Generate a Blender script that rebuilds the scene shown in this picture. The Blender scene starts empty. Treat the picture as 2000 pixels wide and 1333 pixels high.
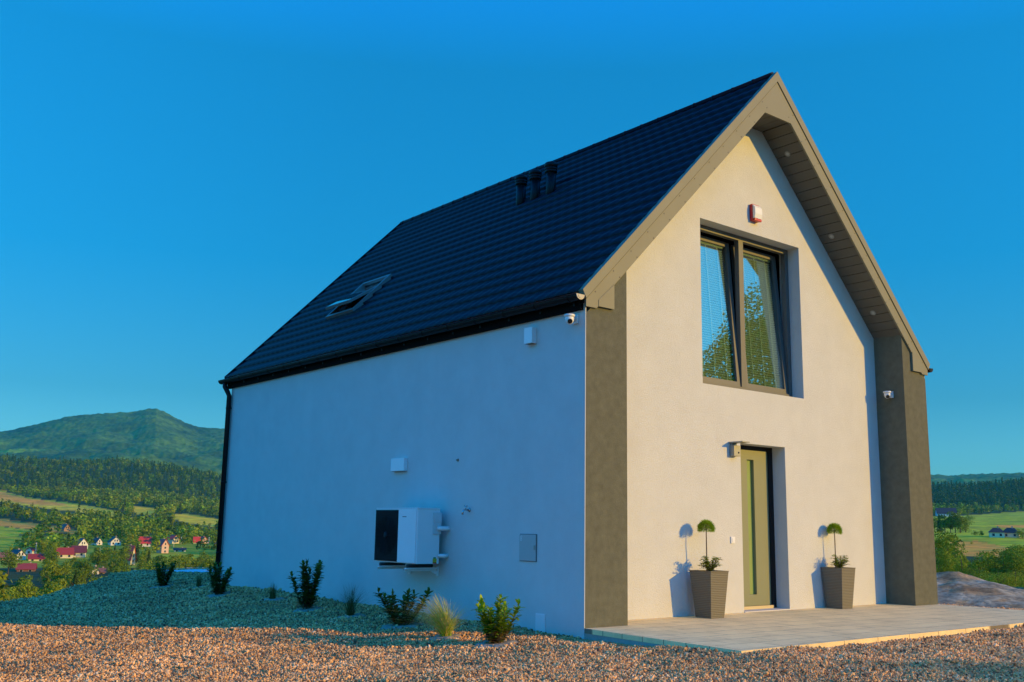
import bpy, bmesh, math, random
import numpy as np
from mathutils import Vector, Matrix
from mathutils.geometry import tessellate_polygon

random.seed(7)
RNG = np.random.default_rng(11)
S = bpy.context.scene
COL = S.collection
R = math.radians

# ------------------------------------------------------------------ camera
CAM = np.array([-7.5845, -8.0916, 1.0605])
YAW, PITCH, ROLL, FPX = 0.679, 0.1817, 0.0172, 1962.88
_f = np.array([math.sin(YAW) * math.cos(PITCH), math.cos(YAW) * math.cos(PITCH), math.sin(PITCH)])
_r = np.array([math.cos(YAW), -math.sin(YAW), 0.0])
_u = np.cross(_r, _f)
RT = _r * math.cos(ROLL) + _u * math.sin(ROLL)
UP = -_r * math.sin(ROLL) + _u * math.cos(ROLL)
cam_data = bpy.data.cameras.new('camera')
cam_data.sensor_width = 36
cam_data.lens = FPX / 2000 * 36
cam_data.clip_start = 0.1
cam_data.clip_end = 40000
cam = bpy.data.objects.new('camera', cam_data)
COL.objects.link(cam)
M = Matrix.Identity(4)
for i in range(3):
    M[i][0] = RT[i]; M[i][1] = UP[i]; M[i][2] = -_f[i]; M[i][3] = CAM[i]
cam.matrix_world = M
S.camera = cam

def ray(u, v):
    return _f + RT * (u - 1000) / FPX + UP * (666.5 - v) / FPX

def on_plane(u, v, ax, val):
    d = ray(u, v)
    return CAM + (val - CAM[ax]) / d[ax] * d

def project(P):
    D = P - CAM
    z = D @ _f
    z = np.where(z < 0.01, 0.01, z)
    return 1000 + FPX * (D @ RT) / z, 666.5 - FPX * (D @ UP) / z, D @ _f

# ------------------------------------------------------------------ sky, sun, exposure
SUN_EL, SUN_ROT = R(13.0), R(149)
world = bpy.data.worlds.new('World')
S.world = world
world.use_nodes = True
wn = world.node_tree
wn.nodes.clear()
wl = wn.links.new
sky = wn.nodes.new('ShaderNodeTexSky')
sky.sky_type = 'NISHITA'
sky.sun_disc = False
sky.sun_elevation = SUN_EL
sky.sun_rotation = SUN_ROT
sky.air_density = 1.0
sky.dust_density = 0.3
sky.ozone_density = 3.0
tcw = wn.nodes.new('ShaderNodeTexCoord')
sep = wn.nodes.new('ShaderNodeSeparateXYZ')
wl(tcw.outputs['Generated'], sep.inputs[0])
ramp = wn.nodes.new('ShaderNodeValToRGB')          # blue tint, paler towards the horizon, boosted above view to light side wall
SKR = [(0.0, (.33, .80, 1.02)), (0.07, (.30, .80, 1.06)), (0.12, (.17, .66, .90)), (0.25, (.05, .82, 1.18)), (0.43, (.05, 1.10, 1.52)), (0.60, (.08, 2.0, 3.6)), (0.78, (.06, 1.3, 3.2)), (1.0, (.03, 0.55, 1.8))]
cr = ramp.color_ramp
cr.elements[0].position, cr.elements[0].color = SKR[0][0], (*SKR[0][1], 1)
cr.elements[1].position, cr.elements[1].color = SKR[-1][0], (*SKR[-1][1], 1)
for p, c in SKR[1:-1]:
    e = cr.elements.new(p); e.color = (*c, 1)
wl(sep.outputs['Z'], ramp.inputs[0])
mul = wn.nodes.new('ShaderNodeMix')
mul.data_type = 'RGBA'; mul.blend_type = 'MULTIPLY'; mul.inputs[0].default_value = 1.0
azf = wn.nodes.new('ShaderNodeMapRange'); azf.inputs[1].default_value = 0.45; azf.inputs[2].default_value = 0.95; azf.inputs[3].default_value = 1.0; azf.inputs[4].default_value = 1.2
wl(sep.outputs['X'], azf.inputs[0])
azg = wn.nodes.new('ShaderNodeMapRange'); azg.inputs[1].default_value = -0.9; azg.inputs[2].default_value = 0.1; azg.inputs[3].default_value = 1.9; azg.inputs[4].default_value = 1.0  # added sky gain towards -x, out of view, to fill the side wall
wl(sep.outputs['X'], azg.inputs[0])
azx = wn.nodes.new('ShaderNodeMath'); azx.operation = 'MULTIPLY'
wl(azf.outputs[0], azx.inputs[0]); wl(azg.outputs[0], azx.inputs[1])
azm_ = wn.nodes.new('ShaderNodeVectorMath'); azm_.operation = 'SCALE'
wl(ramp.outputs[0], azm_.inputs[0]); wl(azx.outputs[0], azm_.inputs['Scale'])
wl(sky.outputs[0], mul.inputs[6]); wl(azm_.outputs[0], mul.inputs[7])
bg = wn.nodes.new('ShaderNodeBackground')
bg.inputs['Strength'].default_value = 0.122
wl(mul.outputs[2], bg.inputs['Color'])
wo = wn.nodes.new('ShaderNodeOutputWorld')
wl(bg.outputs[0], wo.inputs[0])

sun_data = bpy.data.lights.new('sun', 'SUN')
sun_data.energy = 3.85
sun_data.angle = R(0.5)
sun_data.color = (1.0, 0.60, 0.09)
sun = bpy.data.objects.new('sun', sun_data)
COL.objects.link(sun)
SDIR = Vector((-0.6, 1.0, -0.269)).normalized()
sun.rotation_euler = SDIR.to_track_quat('-Z', 'Y').to_euler()
S.view_settings.view_transform = 'Standard'
S.view_settings.look = 'None'
S.view_settings.exposure = 0.3
S.view_settings.gamma = 1
S.cycles.max_bounces = 6
S.cycles.volume_bounces = 0
S.cycles.use_denoising = True

# ------------------------------------------------------------------ helpers
def tag(o, label=None, cat=None, group=None, kind=None):
    if label: o['label'] = label
    if cat: o['category'] = cat
    if group: o['group'] = group
    if kind: o['kind'] = kind
    return o

def empty(name, loc=(0, 0, 0), rz=0, label=None, cat=None, group=None):
    o = bpy.data.objects.new(name, None)
    COL.objects.link(o)
    o.empty_display_size = 0.1
    o.location = loc
    o.rotation_euler = (0, 0, rz)
    return tag(o, label, cat, group)

def copy_tree(o, parent=None):
    c = o.copy()
    COL.objects.link(c)
    if parent is not None:
        c.parent = parent
        c.matrix_parent_inverse = o.matrix_parent_inverse.copy()
    for ch in [x for x in bpy.data.objects if x.parent == o]:
        copy_tree(ch, c)
    return c

class MB:
    """collects shapes; build() links them as one mesh object (world or local coordinates of the parent)"""
    def __init__(s):
        s.bm = bmesh.new()
    def face(s, pts, mi=0, smooth=False):
        f = s.bm.faces.new([s.bm.verts.new(p) for p in pts])
        f.material_index = mi
        f.smooth = smooth
        return f
    def box(s, x0, x1, y0, y1, z0, z1, mi=0, bev=0, mat=None):
        r = bmesh.ops.create_cube(s.bm, size=1)
        vs = r['verts']
        for v in vs:
            v.co = Vector(((x0 + x1) / 2 + v.co.x * (x1 - x0), (y0 + y1) / 2 + v.co.y * (y1 - y0), (z0 + z1) / 2 + v.co.z * (z1 - z0)))
        es = {e for v in vs for e in v.link_edges}
        fs = {f for v in vs for f in v.link_faces}
        for f in fs: f.material_index = mi
        if bev:
            r2 = bmesh.ops.bevel(s.bm, geom=list(es), offset=bev, segments=2, affect='EDGES', profile=0.7)
            for f in r2['faces']: f.material_index = mi
            vs = list({v for f in r2['faces'] for v in f.verts})
        if mat is not None:
            bmesh.ops.transform(s.bm, matrix=mat, verts=list({v for v in vs}))
        return s
    def prism(s, poly, ax, a, b, mi=0):
        """poly in the two other axes (in order), extruded along axis ax from a to b"""
        def P(p, t):
            l = list(p); l.insert(ax, t); return l
        va = [s.bm.verts.new(P(p, a)) for p in poly]
        vb = [s.bm.verts.new(P(p, b)) for p in poly]
        n = len(poly)
        tris = tessellate_polygon([[Vector((p[0], p[1], 0)) for p in poly]])
        for t in tris:
            for vv in (va, vb):
                f = s.bm.faces.new([vv[i] for i in t]); f.material_index = mi
        for i in range(n):
            f = s.bm.faces.new([va[i], va[(i + 1) % n], vb[(i + 1) % n], vb[i]]); f.material_index = mi
        return s
    def tube(s, pts, rad, n=8, mi=0, cap=True, smooth=True):
        pts = [Vector(p) for p in pts]
        rads = rad if isinstance(rad, (list, tuple)) else [rad] * len(pts)
        rings = []
        prev = None
        for i, p in enumerate(pts):
            d = (pts[min(i + 1, len(pts) - 1)] - pts[max(i - 1, 0)]).normalized()
            if prev is None:
                a = Vector((0, 0, 1)) if abs(d.z) < 0.9 else Vector((1, 0, 0))
                x = d.cross(a).normalized()
            else:
                x = (prev - d * prev.dot(d)).normalized()
            prev = x
            y = d.cross(x)
            rings.append([s.bm.verts.new(p + (x * math.cos(2 * math.pi * k / n) + y * math.sin(2 * math.pi * k / n)) * rads[i]) for k in range(n)])
        for i in range(len(rings) - 1):
            for k in range(n):
                f = s.bm.faces.new([rings[i][k], rings[i][(k + 1) % n], rings[i + 1][(k + 1) % n], rings[i + 1][k]])
                f.material_index = mi; f.smooth = smooth
        if cap:
            for rg in (rings[0], rings[-1]):
                f = s.bm.faces.new(rg); f.material_index = mi
        return s
    def lathe(s, prof, c, n=20, mi=0, axis='Z', smooth=True):
        rings = []
        for (r, h) in prof:
            rg = []
            for k in range(n):
                a = 2 * math.pi * k / n
                p = (r * math.cos(a), r * math.sin(a), h)
                if axis == 'X': p = (p[2], p[0], p[1])
                if axis == 'Y': p = (p[0], p[2], p[1])
                rg.append(s.bm.verts.new((c[0] + p[0], c[1] + p[1], c[2] + p[2])))
            rings.append(rg)
        for i in range(len(rings) - 1):
            for k in range(n):
                f = s.bm.faces.new([rings[i][k], rings[i][(k + 1) % n], rings[i + 1][(k + 1) % n], rings[i + 1][k]])
                f.material_index = mi; f.smooth = smooth
        for rg in (rings[0], rings[-1]):
            try:
                f = s.bm.faces.new(rg); f.material_index = mi
            except ValueError:
                pass
        return s
    def build(s, name, mats, parent=None, rot=None, loc=None):
        bmesh.ops.recalc_face_normals(s.bm, faces=s.bm.faces[:])
        me = bpy.data.meshes.new(name)
        s.bm.to_mesh(me); s.bm.free()
        for m in (mats if isinstance(mats, (list, tuple)) else [mats]):
            me.materials.append(m)
        o = bpy.data.objects.new(name, me)
        COL.objects.link(o)
        if parent is not None: o.parent = parent
        if rot is not None: o.rotation_euler = rot
        if loc is not None: o.location = loc
        return o

def np_mesh(name, verts, faces, mats, parent=None, cols=None, smooth=False, link=True):
    """verts (N,3), faces (M,k) all the same k"""
    me = bpy.data.meshes.new(name)
    verts = np.asarray(verts, dtype=np.float32); faces = np.asarray(faces, dtype=np.int32)
    me.vertices.add(len(verts)); me.vertices.foreach_set('co', verts.ravel())
    k = faces.shape[1]
    me.loops.add(faces.size); me.loops.foreach_set('vertex_index', faces.ravel())
    me.polygons.add(len(faces))
    me.polygons.foreach_set('loop_start', np.arange(0, faces.size, k, dtype=np.int32))
    me.update(calc_edges=True)
    if smooth: me.polygons.foreach_set('use_smooth', np.ones(len(faces), bool))
    for m in (mats if isinstance(mats, (list, tuple)) else [mats]): me.materials.append(m)
    if cols is not None:
        a = me.color_attributes.new('Col', 'FLOAT_COLOR', 'POINT')
        c = np.ones((len(verts), 4), np.float32); c[:, :3] = cols
        a.data.foreach_set('color', c.ravel())
    me.validate()
    o = bpy.data.objects.new(name, me)
    if link: COL.objects.link(o)
    if parent is not None: o.parent = parent
    return o

# ------------------------------------------------------------------ materials
def mat(name, col, rough=0.7, metal=0.0, spec=0.5, noise=0, nscale=20, bump=0, bscale=200, coat=0, col2=None, stretch=None):
    m = bpy.data.materials.new(name)
    m.use_nodes = True
    nt = m.node_tree
    b = nt.nodes['Principled BSDF']
    b.inputs['Roughness'].default_value = rough
    b.inputs['Metallic'].default_value = metal
    b.inputs['Specular IOR Level'].default_value = spec
    b.inputs['Base Color'].default_value = (*col, 1)
    if coat: b.inputs['Coat Weight'].default_value = coat
    tc = nt.nodes.new('ShaderNodeTexCoord')
    src = tc.outputs['Object']
    if stretch:
        mp = nt.nodes.new('ShaderNodeMapping'); mp.inputs['Scale'].default_value = stretch
        nt.links.new(src, mp.inputs[0]); src = mp.outputs[0]
    if noise or col2:
        n = nt.nodes.new('ShaderNodeTexNoise')
        n.inputs['Scale'].default_value = nscale; n.inputs['Detail'].default_value = 6; n.inputs['Roughness'].default_value = 0.65
        nt.links.new(src, n.inputs['Vector'])
        rp = nt.nodes.new('ShaderNodeValToRGB')
        rp.color_ramp.elements[0].position = 0.3; rp.color_ramp.elements[1].position = 0.7
        c2 = col2 or tuple(min(1, c * (1 + noise)) for c in col)
        c1 = col if col2 else tuple(c * (1 - noise) for c in col)
        rp.color_ramp.elements[0].color = (*c1, 1); rp.color_ramp.elements[1].color = (*c2, 1)
        nt.links.new(n.outputs['Fac'], rp.inputs[0]); nt.links.new(rp.outputs[0], b.inputs['Base Color'])
    if bump:
        n2 = nt.nodes.new('ShaderNodeTexNoise')
        n2.inputs['Scale'].default_value = bscale; n2.inputs['Detail'].default_value = 3
        nt.links.new(src, n2.inputs['Vector'])
        bp = nt.nodes.new('ShaderNodeBump'); bp.inputs['Strength'].default_value = bump; bp.inputs['Distance'].default_value = 0.01
        nt.links.new(n2.outputs['Fac'], bp.inputs['Height']); nt.links.new(bp.outputs[0], b.inputs['Normal'])
    return m

def attr_mat(name, rough=0.9, nscale=30, amp=0.25, trans=0, rnd=0.0, bump=0, bscale=2, spec=0.2):
    """base colour from the 'Col' attribute, varied by world noise and by the object's random number"""
    m = bpy.data.materials.new(name); m.use_nodes = True
    nt = m.node_tree; b = nt.nodes['Principled BSDF']
    b.inputs['Roughness'].default_value = rough; b.inputs['Specular IOR Level'].default_value = spec
    at = nt.nodes.new('ShaderNodeAttribute'); at.attribute_name = 'Col'
    g = nt.nodes.new('ShaderNodeNewGeometry')
    n = nt.nodes.new('ShaderNodeTexNoise'); n.inputs['Scale'].default_value = nscale; n.inputs['Detail'].default_value = 5
    nt.links.new(g.outputs['Position'], n.inputs['Vector'])
    mr = nt.nodes.new('ShaderNodeMapRange')
    mr.inputs[1].default_value = 0.3; mr.inputs[2].default_value = 0.7; mr.inputs[3].default_value = 1 - amp; mr.inputs[4].default_value = 1 + amp
    nt.links.new(n.outputs['Fac'], mr.inputs[0])
    vm = nt.nodes.new('ShaderNodeVectorMath'); vm.operation = 'SCALE'
    nt.links.new(at.outputs['Color'], vm.inputs[0]); nt.links.new(mr.outputs[0], vm.inputs['Scale'])
    out = vm.outputs[0]
    if rnd:
        oi = nt.nodes.new('ShaderNodeObjectInfo')
        rp = nt.nodes.new('ShaderNodeValToRGB')
        rp.color_ramp.elements[0].color = (1 - rnd, 1 - rnd * .7, 1 - rnd * .2, 1)
        rp.color_ramp.elements[1].color = (1 + rnd, 1 + rnd * .5, 1 - rnd * .3, 1)
        nt.links.new(oi.outputs['Random'], rp.inputs[0])
        v2 = nt.nodes.new('ShaderNodeVectorMath'); v2.operation = 'MULTIPLY'
        nt.links.new(out, v2.inputs[0]); nt.links.new(rp.outputs[0], v2.inputs[1]); out = v2.outputs[0]
    nt.links.new(out, b.inputs['Base Color'])
    if bump:
        n2 = nt.nodes.new('ShaderNodeTexNoise'); n2.inputs['Scale'].default_value = bscale; n2.inputs['Detail'].default_value = 8
        n2.inputs['Roughness'].default_value = 0.7
        nt.links.new(g.outputs['Position'], n2.inputs['Vector'])
        bp = nt.nodes.new('ShaderNodeBump'); bp.inputs['Strength'].default_value = 1; bp.inputs['Distance'].default_value = bump
        nt.links.new(n2.outputs['Fac'], bp.inputs['Height']); nt.links.new(bp.outputs[0], b.inputs['Normal'])
    if trans:
        tr = nt.nodes.new('ShaderNodeBsdfTranslucent'); mx = nt.nodes.new('ShaderNodeMixShader'); mx.inputs[0].default_value = trans
        nt.links.new(out, tr.inputs[0]); nt.links.new(b.outputs[0], mx.inputs[1]); nt.links.new(tr.outputs[0], mx.inputs[2])
        nt.links.new(mx.outputs[0], nt.nodes['Material Output'].inputs[0])
    return m

PLASTER = mat('white_plaster', (0.63, 0.63, 0.60), 0.9, spec=0.2, noise=0.045, nscale=2.2, bump=0.8, bscale=120)
GREYPL = mat('grey_plaster', (0.138, 0.138, 0.097), 0.92, spec=0.2, noise=0.16, nscale=9, bump=0.7, bscale=190)
SHEET = mat('grey_sheet_metal', (0.215, 0.205, 0.142), 0.55, metal=0.0, spec=0.3, noise=0.05, nscale=2, bump=0.05, bscale=6)
SOFFIT = mat('soffit_boards', (0.10, 0.098, 0.08), 0.6, noise=0.08, nscale=3)
ROOFM = mat('roof_tiles', (0.008, 0.006, 0.014), 0.5, metal=0.0, spec=0.12, noise=0.12, nscale=1.5, bump=0.05, bscale=30)
BLACKM = mat('black_metal', (0.010, 0.009, 0.010), 0.4, spec=0.18)
EAVE = mat('eaves_black', (0.006, 0.005, 0.005), 0.8, spec=0.05)
ENDCAP = mat('bare_metal_cap', (0.42, 0.38, 0.32), 0.5, metal=0.0)
FRAMEM = mat('anthracite_frame', (0.10, 0.10, 0.095), 0.45, spec=0.5, noise=0.04, nscale=3)
DOORM = mat('door_panel', (0.20, 0.215, 0.125), 0.5, noise=0.03, nscale=2)
DARK = mat('dark_rubber', (0.015, 0.015, 0.016), 0.6)
WHITEM = mat('white_painted_metal', (0.78, 0.78, 0.78), 0.4, noise=0.02, nscale=4)
WHITEP = mat('white_plastic', (0.8, 0.8, 0.79), 0.35)
REDP = mat('red_plastic', (0.55, 0.01, 0.015), 0.35)
CHROME = mat('tap_metal', (0.5, 0.5, 0.5), 0.25, metal=0.9)
GREYM = mat('silver_metal', (0.30, 0.30, 0.27), 0.4, metal=0.3)
CREAMP = mat('light_grey_plastic', (0.40, 0.42, 0.40), 0.5)
LENS = mat('lens_black', (0.01, 0.01, 0.012), 0.1)
YELLOW = mat('label_yellow', (0.6, 0.42, 0.03), 0.6)
GREENL = mat('label_green', (0.02, 0.25, 0.08), 0.6)
SAND = mat('pale_sand', (0.36, 0.31, 0.24), 0.95, noise=0.2, nscale=30, bump=0.6, bscale=60)
SOIL = mat('potting_soil', (0.03, 0.022, 0.016), 0.95, bump=0.8, bscale=60)
BARK = mat('bark', (0.10, 0.065, 0.04), 0.9, noise=0.3, nscale=30, bump=0.5, bscale=60)
STEM = mat('green_stem', (0.07, 0.09, 0.03), 0.7)

def glass_mat():
    m = bpy.data.materials.new('window_glass'); m.use_nodes = True
    nt = m.node_tree; nt.nodes.clear()
    gl = nt.nodes.new('ShaderNodeBsdfGlossy'); gl.inputs['Roughness'].default_value = 0.01; gl.inputs['Color'].default_value = (0.95, 1, 1, 1)
    tr = nt.nodes.new('ShaderNodeBsdfTransparent'); tr.inputs[0].default_value = (0.85, 0.95, 0.88, 1)
    fr = nt.nodes.new('ShaderNodeLayerWeight'); fr.inputs[0].default_value = 0.5
    ad = nt.nodes.new('ShaderNodeMath'); ad.operation = 'MULTIPLY_ADD'; ad.inputs[1].default_value = 0.30; ad.inputs[2].default_value = 0.25
    nt.links.new(fr.outputs['Facing'], ad.inputs[0])
    mx = nt.nodes.new('ShaderNodeMixShader'); nt.links.new(ad.outputs[0], mx.inputs[0])
    nt.links.new(tr.outputs[0], mx.inputs[1]); nt.links.new(gl.outputs[0], mx.inputs[2])
    o = nt.nodes.new('ShaderNodeOutputMaterial'); nt.links.new(mx.outputs[0], o.inputs[0])
    return m
GLASS = glass_mat()

def weave_mat():
    m = mat('woven_rattan', (0.26, 0.235, 0.20), 0.6)
    nt = m.node_tree; b = nt.nodes['Principled BSDF']
    tc = nt.nodes.new('ShaderNodeTexCoord')
    mp = nt.nodes.new('ShaderNodeMapping'); mp.inputs['Scale'].default_value = (1, 1, 1)
    nt.links.new(tc.outputs['Object'], mp.inputs[0])
    w = nt.nodes.new('ShaderNodeTexWave'); w.wave_type = 'BANDS'; w.bands_direction = 'Z'; w.inputs['Scale'].default_value = 15; w.inputs['Distortion'].default_value = 0.4
    nt.links.new(mp.outputs[0], w.inputs['Vector'])
    w2 = nt.nodes.new('ShaderNodeTexChecker'); w2.inputs['Scale'].default_value = 45
    nt.links.new(mp.outputs[0], w2.inputs['Vector'])
    rp = nt.nodes.new('ShaderNodeValToRGB')
    rp.color_ramp.elements[0].color = (0.11, 0.095, 0.068, 1); rp.color_ramp.elements[1].color = (0.175, 0.158, 0.115, 1)
    nt.links.new(w.outputs['Fac'], rp.inputs[0]); nt.links.new(rp.outputs[0], b.inputs['Base Color'])
    bp = nt.nodes.new('ShaderNodeBump'); bp.inputs['Strength'].default_value = 0.7; bp.inputs['Distance'].default_value = 0.004
    nt.links.new(w.outputs['Fac'], bp.inputs['Height']); nt.links.new(bp.outputs[0], b.inputs['Normal'])
    return m
WEAVE = weave_mat()

def paving_mat():
    m = mat('concrete_paving', (0.6, 0.58, 0.54), 0.85)
    nt = m.node_tree; b = nt.nodes['Principled BSDF']
    g = nt.nodes.new('ShaderNodeNewGeometry')
    mp = nt.nodes.new('ShaderNodeMapping'); mp.inputs['Rotation'].default_value = (0, 0, 0.02)
    nt.links.new(g.outputs['Position'], mp.inputs[0])
    br = nt.nodes.new('ShaderNodeTexBrick')
    br.inputs['Scale'].default_value = 1.0; br.inputs['Brick Width'].default_value = 0.6; br.inputs['Row Height'].default_value = 0.3
    br.inputs['Mortar Size'].default_value = 0.005; br.inputs['Mortar Smooth'].default_value = 0.3; br.inputs['Bias'].default_value = 0
    br.inputs['Color1'].default_value = (0.97, 0.72, 0.34, 1); br.inputs['Color2'].default_value = (0.90, 0.67, 0.32, 1)
    br.inputs['Mortar'].default_value = (0.20, 0.16, 0.10, 1)
    nt.links.new(mp.outputs[0], br.inputs['Vector'])
    n = nt.nodes.new('ShaderNodeTexNoise'); n.inputs['Scale'].default_value = 2.2; n.inputs['Detail'].default_value = 9; n.inputs['Roughness'].default_value = 0.75
    nt.links.new(g.outputs['Position'], n.inputs['Vector'])
    mr = nt.nodes.new('ShaderNodeMapRange'); mr.inputs[1].default_value = 0.3; mr.inputs[2].default_value = 0.7; mr.inputs[3].default_value = 0.8; mr.inputs[4].default_value = 1.2
    nt.links.new(n.outputs['Fac'], mr.inputs[0])
    vm = nt.nodes.new('ShaderNodeVectorMath'); vm.operation = 'SCALE'
    nt.links.new(br.outputs['Color'], vm.inputs[0]); nt.links.new(mr.outputs[0], vm.inputs['Scale'])
    nt.links.new(vm.outputs[0], b.inputs['Base Color'])
    n2 = nt.nodes.new('ShaderNodeTexNoise'); n2.inputs['Scale'].default_value = 120; n2.inputs['Detail'].default_value = 4
    nt.links.new(g.outputs['Position'], n2.inputs['Vector'])
    mm = nt.nodes.new('ShaderNodeMath'); mm.operation = 'MULTIPLY_ADD'; mm.inputs[1].default_value = -1.2
    nt.links.new(br.outputs['Fac'], mm.inputs[0]); nt.links.new(n2.outputs['Fac'], mm.inputs[2])
    bp = nt.nodes.new('ShaderNodeBump'); bp.inputs['Strength'].default_value = 0.6; bp.inputs['Distance'].default_value = 0.004
    nt.links.new(mm.outputs[0], bp.inputs['Height']); nt.links.new(bp.outputs[0], b.inputs['Normal'])
    return m
PAVING = paving_mat()

def stone_mat():
    m = mat('gravel_stone', (0.4, 0.35, 0.28), 0.85, spec=0.3)
    nt = m.node_tree; b = nt.nodes['Principled BSDF']
    oi = nt.nodes.new('ShaderNodeObjectInfo')
    rp = nt.nodes.new('ShaderNodeValToRGB'); cr = rp.color_ramp
    cr.elements[0].color = (0.14, 0.075, 0.045, 1); cr.elements[1].color = (0.96, 0.66, 0.38, 1)
    for p, c in ((0.16, (0.34, 0.17, 0.08)), (0.40, (0.76, 0.40, 0.15)), (0.68, (0.92, 0.48, 0.18)), (0.88, (0.95, 0.56, 0.26))):
        e = cr.elements.new(p); e.color = (*c, 1)
    nt.links.new(oi.outputs['Random'], rp.inputs[0])
    g = nt.nodes.new('ShaderNodeNewGeometry')
    n = nt.nodes.new('ShaderNodeTexNoise'); n.inputs['Scale'].default_value = 0.8; n.inputs['Detail'].default_value = 5
    nt.links.new(g.outputs['Position'], n.inputs['Vector'])
    mr = nt.nodes.new('ShaderNodeMapRange'); mr.inputs[1].default_value = 0.35; mr.inputs[2].default_value = 0.65; mr.inputs[3].default_value = 0.78; mr.inputs[4].default_value = 1.2
    nt.links.new(n.outputs['Fac'], mr.inputs[0])
    vm = nt.nodes.new('ShaderNodeVectorMath'); vm.operation = 'SCALE'
    nt.links.new(rp.outputs[0], vm.inputs[0]); nt.links.new(mr.outputs[0], vm.inputs['Scale'])
    nt.links.new(vm.outputs[0], b.inputs['Base Color'])
    return m
STONE = stone_mat()

# ------------------------------------------------------------------ terrain
def fbm(x, y, seed=0, octs=5, lac=2.03, gain=0.5):
    out = np.zeros_like(x, dtype=float); a = 1.0
    for o in range(octs):
        s = seed * 17 + o * 31
        out += a * vnoise(x + s * 1.37, y - s * 2.11, s)
        x = x * lac; y = y * lac; a *= gain
    return out
_P = np.random.default_rng(5).random((256, 256)) * 2 - 1
def vnoise(x, y, s=0):
    xi = np.floor(x).astype(int); yi = np.floor(y).astype(int)
    fx = x - xi; fy = y - yi
    fx = fx * fx * (3 - 2 * fx); fy = fy * fy * (3 - 2 * fy)
    g = lambda a, b: _P[(a + s) % 256, (b + 3 * s) % 256]
    return (g(xi, yi) * (1 - fx) + g(xi + 1, yi) * fx) * (1 - fy) + (g(xi, yi + 1) * (1 - fx) + g(xi + 1, yi + 1) * fx) * fy

HW, HL, PW, RC = 7.3247, 9.5413, 0.653, 0.4703      # house width, length, pillar width, recess depth
LR = [0, 20, 40, 60, 120, 200, 300, 400, 550, 700, 900, 1100, 1500, 2000, 2600, 3000, 3300]
LZ = [-.2, -.4, -5, -9, -14, -18, -21, -22.5, -22.5, -20, -12, -4, 15, 46, 128, 112, 80]
LZ2 = [-.2, -.4, -5, -9, -14, -18, -21, -22.5, -23, -21, -15, -8, 4, 22, 84, 84, 70]      # towards the house
RR = [0, 20, 40, 60, 120, 200, 300, 450, 600, 800, 1100, 1500, 1800, 2200, 2500, 2900, 3300]
RZ = [-.2, -.3, -.9, -2.6, -7, -8.5, -8.5, -5.2, -1.6, 4, 12.5, 26, 32, 60, 98, 90, 60]

def crest(az):
    return np.interp(az, [-180, 0, 12.4, 14.2, 16.1, 17.7, 18.5, 19.0, 20.3, 24, 40, 58, 61, 66, 90, 180], [20, 19, 19.3, 20.3, 22.3, 24.3, 26.3, 28, 29.5, 33, 34, 30, 28, 26, 40, 20])

def near_z(x, y):
    # slight hollow away from the wall, nearly flush with the paving in front
    d = np.maximum(-x, 0) + 0.20 * np.clip(y - 9.5, 0, 12)
    zl = -0.10 - 0.05 * np.clip(d, 0, 2) - 0.022 * np.clip(d - 2, 0, 3)
    zl = zl + 0.07 * np.clip((y - 2) / 6, 0, 1) * np.clip(1 - d / 2.5, 0, 1) - 0.012 * np.clip(y, 0, 12)*np.clip(d/3,0,1)
    front = np.clip((-y) / 2.2, 0, 1)
    zf = zl * (1 - front * 0.55)
    corner = np.exp(-(((x + 0.1) / 1.6) ** 2 + ((y + 2.2) / 1.0) ** 2))
    right = np.clip((x - 0.5) / 3, 0, 1) * np.clip((-y - 1.5) / .7, 0, 1)
    z = zf * (1 - 0.35 * corner)
    z = z * (1 - right) + (-0.05) * right
    z = z - 0.22 * np.clip((x - 8.2) / 3, 0, 1) * np.clip((y + 2) / 3, 0, 1)
    z = z + 0.024 * fbm(x * 1.1, y * 1.1, 3, 4) + 0.014 * vnoise(x * 3.5, y * 3.5, 7)
    return z

def terrain(x, y):
    dx, dy = x - CAM[0], y - CAM[1]
    r = np.hypot(dx, dy); az = np.degrees(np.arctan2(dx, dy))
    wl_ = np.clip((az - 17) / 12, 0, 1); wl_ = wl_ * wl_ * (3 - 2 * wl_)
    zl = np.interp(r, LR, LZ) * (1 - wl_) + np.interp(r, LR, LZ2) * wl_
    zr = np.interp(r, RR, RZ)
    zr = zr + np.where(r > 2000, (az - 62) * 2.4, 0) * np.clip((r - 2000) / 400, 0, 1) * np.clip(1 - np.abs(az - 64) / 12, 0, 1)
    w = np.clip((az - 30) / 22, 0, 1); w = w * w * (3 - 2 * w)
    w = np.where(az < -20, np.clip((-20 - az) / 60, 0, 1), w)
    zf = zl * (1 - w) + zr * w
    far_amp = np.clip((r - 60) / 600, 0, 1)
    zf = zf + far_amp * (fbm(x / 160, y / 160, 9, 4) * 2.2 + np.clip((r - 1900) / 500, 0, 1) * fbm(x / 300, y / 300, 4, 4) * 9)
    cr = crest(az)
    t = np.clip((r - cr) / 22, 0, 1); t = t * t * (3 - 2 * t)
    bank = near_z(x, y) - 0.34 * np.maximum(r - cr, 0) * np.where(az < 45, 1, 0.05)
    return bank * (1 - t) + zf * t

def in_poly(u, v, P):
    P = np.array(P, float); n = len(P); inside = np.zeros(u.shape, bool)
    j = n - 1
    for i in range(n):
        xi, yi = P[i]; xj, yj = P[j]
        c = ((yi > v) != (yj > v)) & (u < (xj - xi) * (v - yi) / (yj - yi + 1e-9) + xi)
        inside ^= c; j = i
    return inside

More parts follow.
